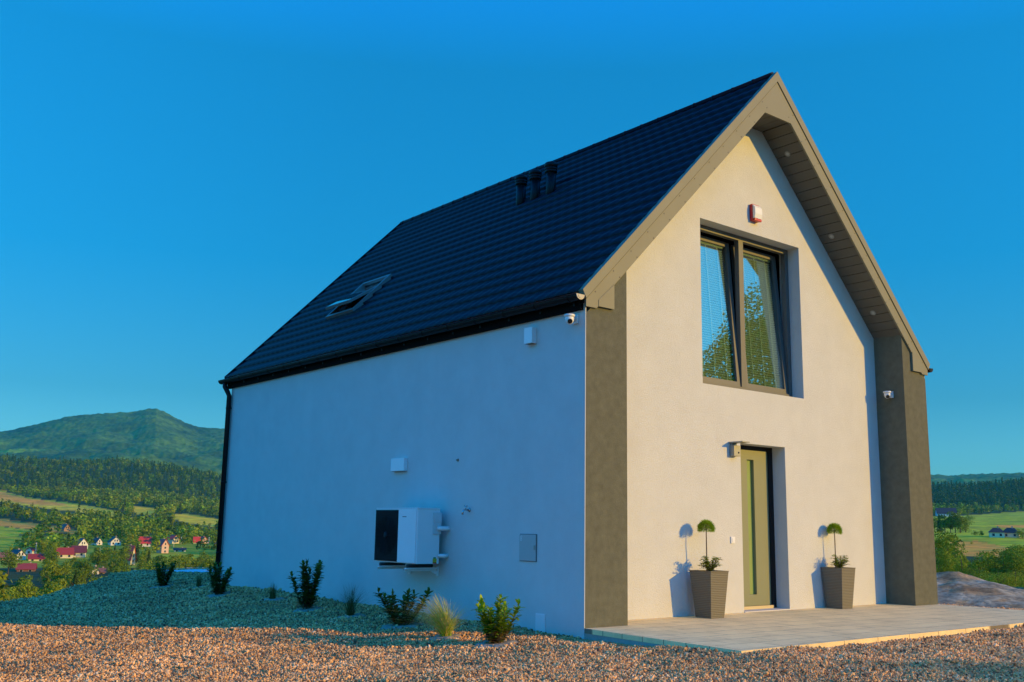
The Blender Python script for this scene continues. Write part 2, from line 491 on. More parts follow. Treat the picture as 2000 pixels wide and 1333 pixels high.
# land cover: 0 forest floor, 1 green meadow, 2 tan field, 3 village grass, 4 gravel, 5 yellow grass
def cover(x, y, z):
    u, v, d = project(np.stack([x, y, z], -1))
    r = np.hypot(x - CAM[0], y - CAM[1]); az = np.degrees(np.arctan2(x - CAM[0], y - CAM[1]))
    c = np.zeros(x.shape, int)
    lf = (u < 620) & (d > 0) & (az < 35)
    rg = (u > 1250) & (d > 0) & (az > 40)
    T = lambda P: in_poly(u, v, P)
    yl = T([(-60, 950), (0, 958), (53, 972), (126, 981), (189, 991), (233, 1000), (262, 1013), (262, 1019), (202, 1008), (151, 1000), (94, 994), (31, 985), (-60, 970)])
    yl |= T([(252, 988), (315, 994), (300, 1006), (268, 1006)]) | T([(315, 1008), (362, 1003), (425, 1014), (470, 1020), (470, 1036), (425, 1031), (362, 1021)])
    tn = T([(-60, 1004), (0, 1013), (38, 1019), (110, 1028), (160, 1039), (157, 1045), (110, 1039), (0, 1028), (-60, 1020)]) | T([(-60, 955), (0, 961), (53, 974), (126, 984), (130, 990), (60, 986), (0, 975), (-60, 968)])
    gr = T([(-60, 1025), (0, 1029), (70, 1036), (34, 1046), (26, 1072), (-60, 1078)])
    vl = lf & (v > 1046) & (v < 1110)
    c[vl] = 3
    c[lf & yl & (r > 700)] = 5
    c[lf & tn & (r > 600)] = 2
    c[lf & gr & (r > 400)] = 1
    c[lf & T([(296, 1092), (330, 1082), (470, 1088), (470, 1112), (280, 1112)]) & (r < 900)] = 1
    mead = T([(1250, 1012), (1878, 1008), (2080, 993), (2900, 975), (2900, 1052), (1250, 1035)]) | T([(1250, 1032), (2900, 1050), (2900, 1082), (1250, 1062)])
    c[rg & mead & (r > 250)] = 1
    c[rg & T([(1856, 1058), (1910, 1057), (1985, 1074), (1975, 1090), (1850, 1085)]) & (r > 250)] = 2
    c[rg & T([(1940, 1026), (2040, 1024), (2040, 1030), (1960, 1032)]) & (r > 400)] = 2
    c[rg & (r < 120)] = 5
    c[(r < crest(az) + 2)] = 4
    return c, u, v, r, az

CC = np.array([(0.045, 0.070, 0.014), (0.50, 0.50, 0.012), (0.98, 0.40, 0.04), (0.38, 0.42, 0.015), (0.46, 0.25, 0.10), (0.90, 0.60, 0.02)])

GROUNDM = attr_mat('ground_cover', nscale=0.12, amp=0.28, bump=0.0)
def polar_grid(azs, rs, heightf, colf, name, m):
    A, Rr = np.meshgrid(np.radians(azs), rs)
    X = CAM[0] + Rr * np.sin(A); Y = CAM[1] + Rr * np.cos(A)
    Z = heightf(X, Y)
    C = colf(X, Y, Z)
    na, nr = len(azs), len(rs)
    V = np.stack([X, Y, Z], -1).reshape(-1, 3)
    i = np.arange(nr - 1)[:, None] * na + np.arange(na - 1)[None, :]
    F = np.stack([i, i + 1, i + na + 1, i + na], -1).reshape(-1, 4)
    o = np_mesh(name, V, F, m, cols=C.reshape(-1, 3), smooth=True)
    return o
def az_list(stepview=0.07):
    return np.concatenate([np.arange(-180, -6, 3.0), np.arange(-6, 9, 0.5), np.arange(9, 27, stepview), np.arange(27, 58, 0.4), np.arange(58, 69, stepview), np.arange(69, 90, 0.6), np.arange(90, 180.1, 3.0)])
rs = np.concatenate([[0.0, 2, 3.5], np.arange(4.5, 36, 0.16), np.geomspace(36, 3300, 210)])
def ground_col(X, Y, Z):
    c, u, v, r, az = cover(X, Y, Z)
    col = CC[c].copy()
    # crop strips and hedge lines inside the open fields
    st = (np.sin(X * 0.05 + Y * 0.11 + 2 * vnoise(X / 90, Y / 90, 2)) > 0.55)[..., None] & ((c == 1) | (c == 5) | (c == 2))[..., None]
    col = np.where(st, col * np.array([0.78, 0.92, 0.8]), col)
    col *= (1 + 0.22 * fbm(X / 25, Y / 25, 6, 3))[..., None]
    rg = (r < 90) & (c != 4)
    col[rg] = np.array([0.11, 0.12, 0.035]) * (1 + 0.5 * fbm(X[rg] / 2, Y[rg] / 2, 8, 3))[:, None]
    return np.clip(col, 0.005, 1)
ground = polar_grid(az_list(), rs, terrain, ground_col, 'ground', GROUNDM)
tag(ground, kind='structure')

# far mountain on the left and long hills all round
def far_height(X, Y):
    r = np.hypot(X - CAM[0], Y - CAM[1]); az = np.degrees(np.arctan2(X - CAM[0], Y - CAM[1]))
    base = np.interp(r, [3300, 4200, 6000, 7500, 9500], [60, 110, 300, 150, 100])
    # crest height of the skyline by azimuth
    px = np.interp(az, [-180, -40, 0, 8, 12.4, 13.8, 15.15, 16.6, 18.3, 18.95, 19.45, 20.1, 20.9, 21.7, 23.3, 26, 32, 40, 55, 60.5, 61.6, 62.6, 63.4, 64.6, 65.8, 70, 80, 180],
                   [60, 60, 120, 150, 169, 184, 199, 206, 209.6, 216, 217, 207, 192, 181, 180, 182, 150, 110, 100, 118, 114, 113, 115, 117, 119, 120, 90, 60])
    cosoff = np.cos(np.radians(az - 38.9)); cosoff = np.clip(cosoff, 0.75, 1)
    top = px * 6200 * cosoff / FPX * 0.985 + 1
    t = np.clip((r - 3300) / (6200 - 3300), 0, 1)
    rise = t ** 1.35
    back = np.clip((r - 6200) / 3000, 0, 1)
    zb = terrain(X, Y)
    z = (np.interp(r, [3300, 3900], [0, 1]) * 30 + 60) * (1 - rise) + top * rise - back * top * 0.6
    amp = np.clip((r - 3300) / 900, 0, 1) * np.clip((6200 - r) / 900, 0.08, 1)
    left = az < 45
    ridg = 1 - np.abs(fbm(X / 900, Y / 900, 21, 4))
    z = z + amp * (np.where(left, 70, 26) * (ridg - 0.75) + 16 * fbm(X / 250, Y / 250, 5, 4))
    z = z + 4.0 * vnoise(X / 24, Y / 24, 13) * np.clip((r - 3300) / 300, 0, 1) + 3.0 * vnoise(X / 11, Y / 11, 14) * np.clip((r - 3300) / 300, 0, 1)
    e = np.clip((r - 3300) / 250, 0, 1)
    return zb * (1 - e) + z * e
def far_col(X, Y, Z):
    n = fbm(X / 220, Y / 220, 31, 5); n2 = fbm(X / 40, Y / 40, 33, 3)
    c = np.array([0.058, 0.115, 0.012]) * (1 + 0.45 * n + 0.45 * n2)[..., None]
    clear = (fbm(X / 500, Y / 500, 41, 3) > 0.55)[..., None]
    c = np.where(clear, c * np.array([1.8, 1.7, 1.2]), c)
    return np.clip(c, 0.008, 1)
FARM = attr_mat('mountain_forest', nscale=0.05, amp=0.4)
hills = polar_grid(np.concatenate([np.arange(-180, 9, 2.0), np.arange(9, 27, 0.05), np.arange(27, 58, 1.0), np.arange(58, 69, 0.06), np.arange(69, 180.1, 2.0)]),
                   np.concatenate([np.arange(3300, 6500, 22), np.arange(6500, 9501, 250)]), far_height, far_col, 'mountains', FARM)
tag(hills, kind='structure')

def ground_hit(u, v, r0=30, r1=3200):
    d = ray(u, v); h = math.hypot(d[0], d[1])
    rr = np.geomspace(r0, r1, 3000)
    P = CAM + np.outer(rr / h, d)
    g = terrain(P[:, 0], P[:, 1])
    k = np.argmax(P[:, 2] <= g)
    if P[k, 2] > g[k]: k = len(rr) - 1
    return np.array([P[k, 0], P[k, 1], g[k]]), rr[k]

# pale concrete strip beside the crest, in the shade
a0, a1 = on_plane(318, 1117, 2, -0.2), on_plane(455, 1121, 2, -0.2)
b0, b1 = on_plane(286, 1108.5, 2, -0.2), on_plane(460, 1107.5, 2, -0.2)
sl = [tuple(a0[:2]), tuple(a1[:2]), tuple(b1[:2]), tuple(b0[:2])]
tt = np.linspace(0, 1, 40)
A_ = np.array(sl)
G1, G2 = np.meshgrid(tt, tt, indexing='ij')
XY = ((1 - G1)[..., None] * ((1 - G2)[..., None] * A_[0] + G2[..., None] * A_[3]) + G1[..., None] * ((1 - G2)[..., None] * A_[1] + G2[..., None] * A_[2]))
ZZ = terrain(XY[..., 0], XY[..., 1]) + 0.025
ii = np.arange(39)[:, None] * 40 + np.arange(39)[None, :]
pth = np_mesh('path', np.concatenate([XY, ZZ[..., None]], -1).reshape(-1, 3), np.stack([ii, ii + 1, ii + 41, ii + 40], -1).reshape(-1, 4), mat('pale_concrete', (0.72, 0.72, 0.70), 0.8, noise=0.1, nscale=2, bump=0.3, bscale=40), smooth=True)
tag(pth, kind='structure')

# ------------------------------------------------------------------ house
ZB = -0.7
house = empty('house', (0, 0, 0), 0, 'white gabled house with dark tiled roof, grey framed porch front and open skylight', 'house')
OE, ZE, ZR, YR, YF = 0.0836, 3.682, 7.4615, 9.7114, -0.02
SL = (ZR - ZE) / (HW / 2 + OE)
def mirx(poly): return [(HW - x, z) for x, z in poly][::-1]
def roof_z(x): return ZE + (min(x, HW - x) + OE) * SL
UZ = lambda x: 3.39 + 1.003 * min(x, HW - x)          # underside of the porch
# shell: side skins, rear gable
mb = MB()
mb.box(0, 0.012, 0, HL, ZB, 3.70)
mb.box(0.012, 0.25, RC + 0.001, HL - 0.1, ZB, 3.72)
mb.box(HW - 0.012, HW, 0.012, HL, ZB, 3.70)
mb.box(HW - 0.25, HW - 0.012, RC + 0.001, HL - 0.1, ZB, 3.72)
mb.prism([(0.012, ZB), (HW - 0.012, ZB), (HW - 0.012, roof_z(0.012) - 0.12), (HW / 2, ZR - 0.14), (0.012, roof_z(0.012) - 0.12)], 1, HL - 0.1, HL - 0.003)
# front wall with its two openings
WX0, WX1, WZ0, WZ1 = 2.5438, 4.7605, 2.9358, 5.1896
DX0, DX1, DZ1 = 3.2863, 4.2673, 2.205
WD = 0.193; DD = 0.214
outer = [(0.26, ZB), (HW - 0.26, ZB), (HW - 0.26, UZ(0.26) + 0.1), (3.957, UZ(3.36) + 0.08), (3.367, UZ(3.36) + 0.08), (0.26, UZ(0.26) + 0.1)]
hw_ = [(WX0, WZ0), (WX1, WZ0), (WX1, WZ1), (WX0, WZ1)]
hd_ = [(DX0, -0.02), (DX1, -0.02), (DX1, DZ1), (DX0, DZ1)]
allp = outer + hw_ + hd_
for y in (RC, RC + 0.35):
    vs = [mb.bm.verts.new((p[0], y, p[1])) for p in allp]
    for t in tessellate_polygon([[Vector((p[0], p[1], 0)) for p in L] for L in (outer, hw_, hd_)]):
        mb.bm.faces.new([vs[i] for i in t])
for hole in (hw_, hd_):
    for i in range(4):
        p, q = hole[i], hole[(i + 1) % 4]
        mb.face([(p[0], RC, p[1]), (q[0], RC, q[1]), (q[0], RC + 0.35, q[1]), (p[0], RC + 0.35, p[1])])
mb.build('wall', PLASTER, house)
# two grey pillars
for s in (0, 1):
    mb = MB()
    x0, x1 = (0.0125, PW) if s == 0 else (HW - PW, HW - 0.0125)
    mb.prism([(x0, ZB), (x1, ZB), (x1, UZ(x1) + 0.03), (x0, UZ(x0) + 0.03)], 1, -0.0035, RC)
    mb.build('pillar', GREYPL, house)
# inner floor slab and dark room behind the openings
mb = MB()
mb.box(0.26, HW - 0.26, RC + 0.36, HL - 0.2, -0.3, -0.05)
mb.box(0.26, HW - 0.26, RC + 0.36, HL - 0.2, 2.55, 2.8)
mb.build('floor_slab', mat('interior_floor', (0.22, 0.17, 0.12), 0.7), house)
# soffit boards, three sides of the truncated porch vault
mb = MB()
def soffit_strip(xa, za, xb, zb, n):
    L = math.hypot(xb - xa, zb - za); dx, dz = (xb - xa) / L, (zb - za) / L; nx, nz = -dz, dx
    if nz < 0: nx, nz = -nx, -nz
    w = L / n
    for i in range(n):
        p0, p1 = i * w + 0.004, (i + 1) * w - 0.004
        q = [(xa + dx * p0, za + dz * p0), (xa + dx * p1, za + dz * p1)]
        o = 0.012 + 0.012
        poly = [q[0], q[1], (q[1][0] + nx * o, q[1][1] + nz * o), (q[0][0] + nx * o, q[0][1] + nz * o)]
        mb.prism(poly, 1, -0.004, RC + 0.002)
    b = [(xa + nx * .03, za + nz * .03), (xb + nx * .03, zb + nz * .03), (xb + nx * .045, zb + nz * .045), (xa + nx * .045, za + nz * .045)]
    mb.prism(b, 1, -0.004, RC + 0.002)
so = 0.02
soffit_strip(PW - 0.02, UZ(PW - .02) + so, 3.367, UZ(3.367) + so, 25)
soffit_strip(HW - 3.367, UZ(3.367) + so, HW - PW + 0.02, UZ(PW - .02) + so, 25)
soffit_strip(3.38, UZ(3.367) + so, HW - 3.38, UZ(3.367) + so, 3)
sof = mb.build('soffit', SOFFIT, house)
for side in (0, 1):
    for (x, y) in ((4.268, 0.259), (5.308, 0.262), (6.334, 0.254)):
        n = Vector((-1, 0, -1)).normalized() if side else Vector((1, 0, -1)).normalized()
        xx = x if side else HW - x
        zz = UZ(x) + so - 0.002
        mb = MB()
        mb.lathe([(0.0, 0), (0.022, 0), (0.024, 0.004)], (0, 0, 0), 16, 1)
        mb.lathe([(0.026, -0.004), (0.026, 0.006), (0.042, 0.006), (0.046, 0.0), (0.046, -0.004)], (0, 0, 0), 20, 0)
        o = mb.build('spotlight', [GREYM, CREAMP], sof)
        o.rotation_euler = n.to_track_quat('Z', 'Y').to_euler(); o.location = (xx, y, zz)
# verge boards
mb = MB()
LB = [(-0.02, 3.50), (0.145, 3.50), (0.17, 3.528), (0.415, 3.528), (0.415, 3.806), (3.367, 6.768), (HW / 2, 6.768)]
RB = [(HW - x, z) for x, z in LB[:-1]][::-1]
off = 0.108 * math.sqrt(1 + SL * SL)
off += 0.009
top = [(HW + 0.02, roof_z(-0.02) - off), (HW / 2, ZR - off), (-0.02, roof_z(-0.02) - off)]
off -= 0.009
mb.prism(LB + RB + top, 1, -0.034, -0.006)
fas = mb.build('verge_board', SHEET, house)
mb = MB(); mb.prism([(-0.03, roof_z(-.03) - off - .05), (HW / 2, ZR - off - .05), (HW + .03, roof_z(-.03) - off - .05), (HW + .03, roof_z(-.03) - .09), (HW / 2, ZR - .09), (-.03, roof_z(-.03) - .09)], 1, -0.0045, 0.029)
mb.build('verge_backing', BLACKM, house)
mb = MB()       # box closing the lower ends
for poly in ([(0.17, 3.525), (0.418, 3.525), (0.418, 3.82), (0.17, 3.60)],):
    mb.prism(poly, 1, -0.040, -0.0345)
    mb.build('end_plate', SHEET, fas)
    mb = MB()
    mb.prism(mirx(poly), 1, -0.040, -0.0345)
    mb.build('end_plate', SHEET, fas)
SCREWM = mat('screw_head', (0.10, 0.085, 0.06), 0.4, metal=0.6)
mb = MB(); mb.lathe([(0.0, -0.003), (0.006, -0.003), (0.008, 0.0)], (0, 0, 0), 8, 0, 'Y')
scr = mb.build('screw', SCREWM, fas)
first = True
for sd in (0, 1):
    for k in range(12):
        for off2, jit in ((0.20, 0.0), (0.36, 0.35)):
            x = 0.12 + (k + jit) * 0.29
            z = roof_z(x) - off2
            o = scr if first else scr.copy()
            if not first: COL.objects.link(o)
            first = False
            o.location = (x if sd == 0 else HW - x, -0.0345, z)
mb = MB()
g = 0.004
t0 = [(-OE, ZE), (HW / 2, ZR), (HW + OE, ZE), (HW + OE - 0.02, ZE - 0.085), (HW / 2, ZR - off + g), (-OE + 0.02, ZE - 0.085)]
t0 = [(-OE, ZE), (-OE + 0.055, roof_z(-OE + .055) - off + g), (HW / 2, ZR - off + g), (HW + OE - 0.055, roof_z(-OE + .055) - off + g), (HW + OE, ZE), (HW / 2, ZR)]
mb.prism(t0, 1, -0.048, 0.03)
mb.build('verge_trim', SHEET, house)
mb = MB()
mb.prism([(-OE - 0.005, ZE + 0.02), (HW / 2, ZR + 0.03), (HW + OE + .005, ZE + 0.02), (HW + OE - 0.02, ZE - 0.12), (HW / 2, ZR - 0.14), (-OE + .02, ZE - .12)], 1, YR - 0.029, YR + 0.01)
mb.build('rear_verge_trim', BLACKM, house)
# roof: stepped metal tiles on both slopes
def tiles():
    L = math.hypot(HW / 2 + OE, ZR - ZE); nrow = 21; rowl = L / nrow
    ys = np.linspace(0.022, YR - 0.03, 400)
    ss, hh = [], []
    for k in range(nrow):
        for fr, h in ((0.0, 0.016), (0.05, 0.036), (0.55, 0.018), (0.97, 0.002)):
            ss.append((k + fr) * rowl); hh.append(h)
    ss = np.array(ss); hh = np.array(hh)
    wv = 0.008 * (0.5 + 0.5 * np.cos(ys / 0.19 * 2 * np.pi))
    SS, YY = np.meshgrid(ss, ys, indexing='ij')
    HH = hh[:, None] + wv[None, :] - 0.03
    c, s_ = (HW / 2 + OE) / L, (ZR - ZE) / L
    V = []
    for sd in (0, 1):
        X = -OE + SS * c - HH * s_; Z = ZE + SS * s_ + HH * c
        if sd: X = HW - X
        V.append(np.stack([X, YY, Z], -1).reshape(-1, 3))
    n1, n2 = SS.shape
    i = np.arange(n1 - 1)[:, None] * n2 + np.arange(n2 - 1)[None, :]
    F = np.stack([i, i + 1, i + n2 + 1, i + n2], -1).reshape(-1, 4)
    return np.concatenate(V), np.concatenate([F, F[:, ::-1] + n1 * n2])
V, F = tiles()
roof = np_mesh('roof', V, F, ROOFM, house)
mb = MB()
mb.prism([(-OE + 0.03, ZE - 0.06), (HW / 2, ZR - 0.075), (HW + OE - 0.03, ZE - 0.06), (HW + OE - 0.03, ZE - 0.12), (HW - 0.02, ZE - 0.14), (HW / 2, ZR - 0.22), (0.02, ZE - 0.14), (-OE + 0.03, ZE - 0.12)], 1, 0.031, YR - 0.051)
mb.build('roof_deck', EAVE, roof)
mb = MB()
mb.tube([(HW / 2, 0.03, ZR - 0.035), (HW / 2, YR, ZR - 0.035)], 0.055, 14)
for k in range(26): mb.tube([(HW / 2, 0.35 + k * 0.37, ZR - 0.035), (HW / 2, 0.37 + k * 0.37, ZR - 0.035)], 0.061, 14)
mb.build('ridge_cap', ROOFM, roof)
# eaves: boards, gutters, brackets
for sd in (0, 1):
    X = (lambda x: x) if sd == 0 else (lambda x: HW - x)
    mb = MB()
    a, b = sorted((X(-0.045), X(0.014)))
    mb.box(a, b, 0.032, YR - 0.06, 3.47, 3.60)
    mb.build('eaves_board', EAVE, house)
    mb = MB()
    gx, gz, gr = -0.115, 3.615, 0.058
    n = 14
    prof = [(gx + gr * math.cos(math.pi + math.pi * k / n), gz + gr * math.sin(math.pi + math.pi * k / n)) for k in range(n + 1)]
    inn = [(gx + (gr - 0.004) * math.cos(math.pi + math.pi * k / n), gz + (gr - 0.004) * math.sin(math.pi + math.pi * k / n)) for k in range(n + 1)]
    poly = [(X(p[0]), p[1]) for p in prof + inn[::-1]]
    mb.prism(poly, 1, -0.035, YR + 0.06)
    mb.tube([(X(gx - gr), -0.035, gz + 0.004), (X(gx - gr), YR + 0.06, gz + 0.004)], 0.009, 8)
    gut = mb.build('gutter', BLACKM, house)
    cap = [(X(gx + (gr + .004) * math.cos(math.pi + math.pi * k / n)), gz + 0.006 + (gr + .004) * math.sin(math.pi + math.pi * k / n)) for k in range(n + 1)]
    mb = MB(); mb.prism(cap, 1, -0.043, -0.0355)
    c2 = [(X(gx + gr * .62 * math.cos(math.pi + math.pi * k / n)), gz - 0.004 + gr * .62 * math.sin(math.pi + math.pi * k / n)) for k in range(n + 1)]
    mb.prism(c2, 1, -0.047, -0.0435)
    mb.build('end_cap', ENDCAP if sd == 0 else BLACKM, gut)
    mb = MB(); mb.prism(cap, 1, YR + 0.0605, YR + 0.067); mb.build('end_cap', BLACKM, gut)
    for k in range(17):
        y = 0.12 + k * 0.585
        mb = MB()
        for j in range(n):
            t1, t2 = math.pi + math.pi * j / n, math.pi + math.pi * (j + 1) / n
            q = [(gx + r_ * math.cos(t), gz + r_ * math.sin(t)) for r_, t in ((gr + .001, t1), (gr + .001, t2), (gr + .007, t2), (gr + .007, t1))]
            mb.prism([(X(p[0]), p[1]) for p in q], 1, y, y + 0.03)
        a, b = sorted((X(-0.057), X(-0.046)))
        mb.box(a, b, y, y + 0.03, 3.52, 3.66)
        mb.build('gutter_bracket', BLACKM, gut)
mb = MB()
dp = (-0.058, 9.505)
mb.tube([(-0.115, 9.60, 3.57), (-0.115, 9.60, 3.50), (-0.085, 9.53, 3.40), (dp[0], dp[1], 3.32), (dp[0], dp[1], -0.25)], 0.044, 14)
dpo = mb.build('downpipe', BLACKM, house)
for z in (0.5, 1.75, 3.1):
    mb = MB(); mb.lathe([(0.0445, -.015), (0.049, -.015), (0.049, .015), (0.0445, .015)], (dp[0], dp[1], z), 14); mb.box(-0.03, 0.001, dp[1] - .012, dp[1] + .012, z - .012, z + .012)
    mb.build('pipe_clamp', BLACKM, dpo)
# three ventilation stacks on the roof
for (y, hgt) in ((4.357, 0.44), (3.99, 0.43), (3.60, 0.46)):
    x = 2.60; zb = roof_z(x)
    mb = MB()
    mb.lathe([(0.082, -0.20), (0.082, 0.02), (0.080, hgt * 0.62)], (x, y, zb), 18)
    st = mb.build('vent_stack', BLACKM, roof)
    mb = MB(); h0 = hgt * 0.62
    mb.lathe([(0.08, h0), (0.10, h0 + 0.01), (0.10, h0 + 0.04), (0.09, h0 + 0.045), (0.104, h0 + 0.05), (0.104, h0 + 0.08), (0.09, h0 + 0.085), (0.106, h0 + 0.09), (0.108, hgt - 0.02), (0.085, hgt), (0.0, hgt + 0.01)], (x, y, zb), 18)
    mb.build('cowl', BLACKM, st)
# skylight, centre hung sash swung open
ux = Vector((0, -1, 0)); L_ = math.hypot(HW / 2 + OE, ZR - ZE)
us = Vector(((HW / 2 + OE) / L_, 0, (ZR - ZE) / L_)); un = Vector((-us.z, 0, us.x))
xc = 1.19; c0 = Vector((xc, 7.08, roof_z(xc))) + un * 0.01
MS = Matrix((( -0.0, us.x, un.x, c0.x), (-1.0, us.y, un.y, c0.y), (0.0, us.z, un.z, c0.z), (0, 0, 0, 1)))
w2, l2 = 0.47, 0.53
sky_g = mat('skylight_flashing', (0.17, 0.18, 0.17), 0.45, metal=0.0)
def rect_ring(mb, w, l, t, z0, z1, mat4):
    mb.box(-w, w, -l, -l + t, z0, z1, mat=mat4); mb.box(-w, w, l - t, l, z0, z1, mat=mat4)
    mb.box(-w, -w + t, -l + t, l - t, z0, z1, mat=mat4); mb.box(w - t, w, -l + t, l - t, z0, z1, mat=mat4)
mb = MB(); rect_ring(mb, w2, l2, 0.05, -0.05, 0.045, MS)
mb.box(-w2 + .05, w2 - .05, -l2 + .05, l2 - .05, -0.05, -0.03, mat=MS)
skl = mb.build('skylight', sky_g, roof)
MT = MS @ Matrix.Rotation(R(-13), 4, 'X') 
mb = MB(); rect_ring(mb, w2 - 0.055, l2 - 0.055, 0.032, 0.035, 0.08, MT); mb.build('sash', sky_g, skl)
mb = MB(); mb.box(-w2 + 0.085, w2 - 0.085, -l2 + 0.085, l2 - 0.085, 0.062, 0.084, mat=MT)
mg = bpy.data.materials.new('skylight_glass'); mg.use_nodes = True
pb = mg.node_tree.nodes['Principled BSDF']; pb.inputs['Base Color'].default_value = (0.62, 0.72, 0.85, 1); pb.inputs['Roughness'].default_value = 0.03; pb.inputs['Metallic'].default_value = 1.0; pb.inputs['Specular IOR Level'].default_value = 1.0; pb.inputs['Coat Weight'].default_value = 1
mb.build('pane', mg, skl)

# upstairs window: fixed frame, two tilted sashes
YW = RC + WD
win = empty('window', (0, 0, 0)); win.parent = house
mb = MB()
fw = 0.07
mb.box(WX0 - .01, WX0 + fw, YW, YW + 0.075, WZ0 - .01, WZ1 + .01)
mb.box(WX1 - 0.075, WX1 + .01, YW, YW + 0.075, WZ0 - .01, WZ1 + .01)
mb.box(WX0 + fw, WX1 - .075, YW, YW + 0.075, WZ1 - 0.07, WZ1 + .01)
mb.box(WX0 + fw, WX1 - .075, YW, YW + 0.075, WZ0 - .01, WZ0 + 0.075)
MXc = 3.652
mb.box(MXc - 0.055, MXc + 0.045, YW - 0.002, YW + 0.073, WZ0 + 0.075, WZ1 - 0.07)
mb.box(WX0 + 0.0, WX1 - 0.12, YW - 0.03, YW + 0.001, WZ0 + 0.004, WZ0 + 0.06)
mb.build('frame', FRAMEM, win)
BLIND = mat('blind_slats', (0.78, 0.76, 0.56), 0.5)
for (x0, x1) in ((WX0 + fw + .003, MXc - 0.058), (MXc + 0.048, WX1 - 0.078)):
    P = Matrix.Translation((0, YW + 0.045, WZ0 + 0.07)) @ Matrix.Rotation(R(-4.2), 4, 'X')
    H = WZ1 - WZ0 - 0.145
    t = 0.07
    mb = MB()
    mb.box(x0, x0 + t, -0.03, 0.03, 0, H, mat=P); mb.box(x1 - t, x1, -0.03, 0.03, 0, H, mat=P)
    mb.box(x0 + t, x1 - t, -0.03, 0.03, 0, t, mat=P); mb.box(x0 + t, x1 - t, -0.03, 0.03, H - t, H, mat=P)
    sash = mb.build('sash', FRAMEM, win)
    mb = MB()
    mb.box(x0 + t - .004, x1 - t + .004, -0.012, -0.004, t - .004, H - t + .004, mat=P)
    mb.build('pane', GLASS, sash)
    mb = MB()
    nsl = 56
    for k in range(nsl):
        z = t + 0.012 + (H - 2 * t - 0.05) * k / nsl
        q = P @ Matrix.Translation((0, 0.013, z)) @ Matrix.Rotation(R(-52), 4, 'X')
        mb.box(x0 + t + 0.05, x1 - t - 0.05, -0.014, 0.014, -0.0006, 0.0006, mat=q)
    for fx in (0.2, 0.5, 0.8):
        xx = x0 + t + (x1 - x0 - 2 * t) * fx
        mb.box(xx - .009, xx + .009, -0.001, 0.001, t, H - t, mat=P)
    mb.box(x0 + t + 0.03, x1 - t - 0.03, -0.001, 0.024, H - t - 0.03, H - t - 0.002, mat=P)
    mb.build('blind', BLIND, sash)
# entrance door
YD = RC + DD
door = empty('door', (0, 0, 0)); door.parent = house
mb = MB()
mb.box(DX0 - .01, DX0 + 0.075, YD, YD + 0.08, 0.02, DZ1 + .01)
mb.box(DX1 - 0.10, DX1 + .01, YD, YD + 0.08, 0.02, DZ1 + .01)
mb.box(DX0 + .075, DX1 - .10, YD, YD + 0.08, DZ1 - 0.055, DZ1 + .01)
mb.build('frame', BLACKM, door)
LX0, LX1, LZ0, LZ1_ = DX0 + 0.078, DX1 - 0.104, 0.055, DZ1 - 0.06
SX0, SX1, SZ0, SZ1 = 3.705, 3.855, 0.20, 2.015
mb = MB()
o4 = [(LX0, LZ0), (LX1, LZ0), (LX1, LZ1_), (LX0, LZ1_)]; h4 = [(SX0, SZ0), (SX1, SZ0), (SX1, SZ1), (SX0, SZ1)]
vs = [mb.bm.verts.new((p[0], YD + 0.012, p[1])) for p in o4 + h4]
for t in tessellate_polygon([[Vector((p[0], p[1], 0)) for p in L] for L in (o4, h4)]): mb.bm.faces.new([vs[i] for i in t])
for i in range(4):
    p, q = h4[i], h4[(i + 1) % 4]
    mb.face([(p[0], YD + 0.012, p[1]), (q[0], YD + 0.012, q[1]), (q[0], YD + 0.055, q[1]), (p[0], YD + 0.055, p[1])])
    p, q = o4[i], o4[(i + 1) % 4]
    mb.face([(p[0], YD + 0.012, p[1]), (q[0], YD + 0.012, q[1]), (q[0], YD + 0.07, q[1]), (p[0], YD + 0.07, p[1])])
leaf = mb.build('door_leaf', DOORM, door)
mb = MB(); mb.box(SX0 - .01, SX1 + .01, YD + 0.0555, YD + 0.062, SZ0 - .01, SZ1 + .01)
mb.build('glass_strip', mat('green_reflection_glass', (0.26, 0.34, 0.10), 0.25, spec=0.6, noise=0.05, nscale=3), leaf)  # green-yellow reflection is painted into the glass colour
mb = MB(); mb.box(DX0 + 0.001, DX1 - 0.10, YD - 0.03, YD + 0.08, -0.01, 0.052)
mb.build('threshold', mat('threshold_metal', (0.55, 0.45, 0.26), 0.5, metal=0.2), door)
mb = MB(); mb.box(DX0 + 0.001, DX1 - 0.001, RC - 0.015, YD - 0.031, -0.012, 0.012)
mb.build('door_step', mat('step_stone', (0.62, 0.58, 0.54), 0.8, noise=0.06, nscale=6), door)

# ------------------------------------------------------------------ patio
mb = MB()
pp = [(0.001, -0.005), (-0.1356, -2.1824), (7.46, -2.20), (7.345, -0.004), (HW - 0.1, 0.3), (HW - 0.3, RC + 0.02), (0.3, RC + 0.02), (0.1, 0.3)]
mb.prism(pp, 2, -0.05, 0.0, 0)
mb.build('patio', PAVING).name = 'patio'
patio = bpy.data.objects['patio']; tag(patio, kind='structure')
mb = MB()
mb.prism([(0.004, -0.008), (-0.132, -2.179), (7.456, -2.196), (7.34, -0.01)], 2, -0.35, -0.0505)
pb_ = mb.build('patio_base', mat('concrete_base', (0.34, 0.33, 0.29), 0.9, noise=0.15, nscale=8, bump=0.4, bscale=50)); tag(pb_, kind='structure')

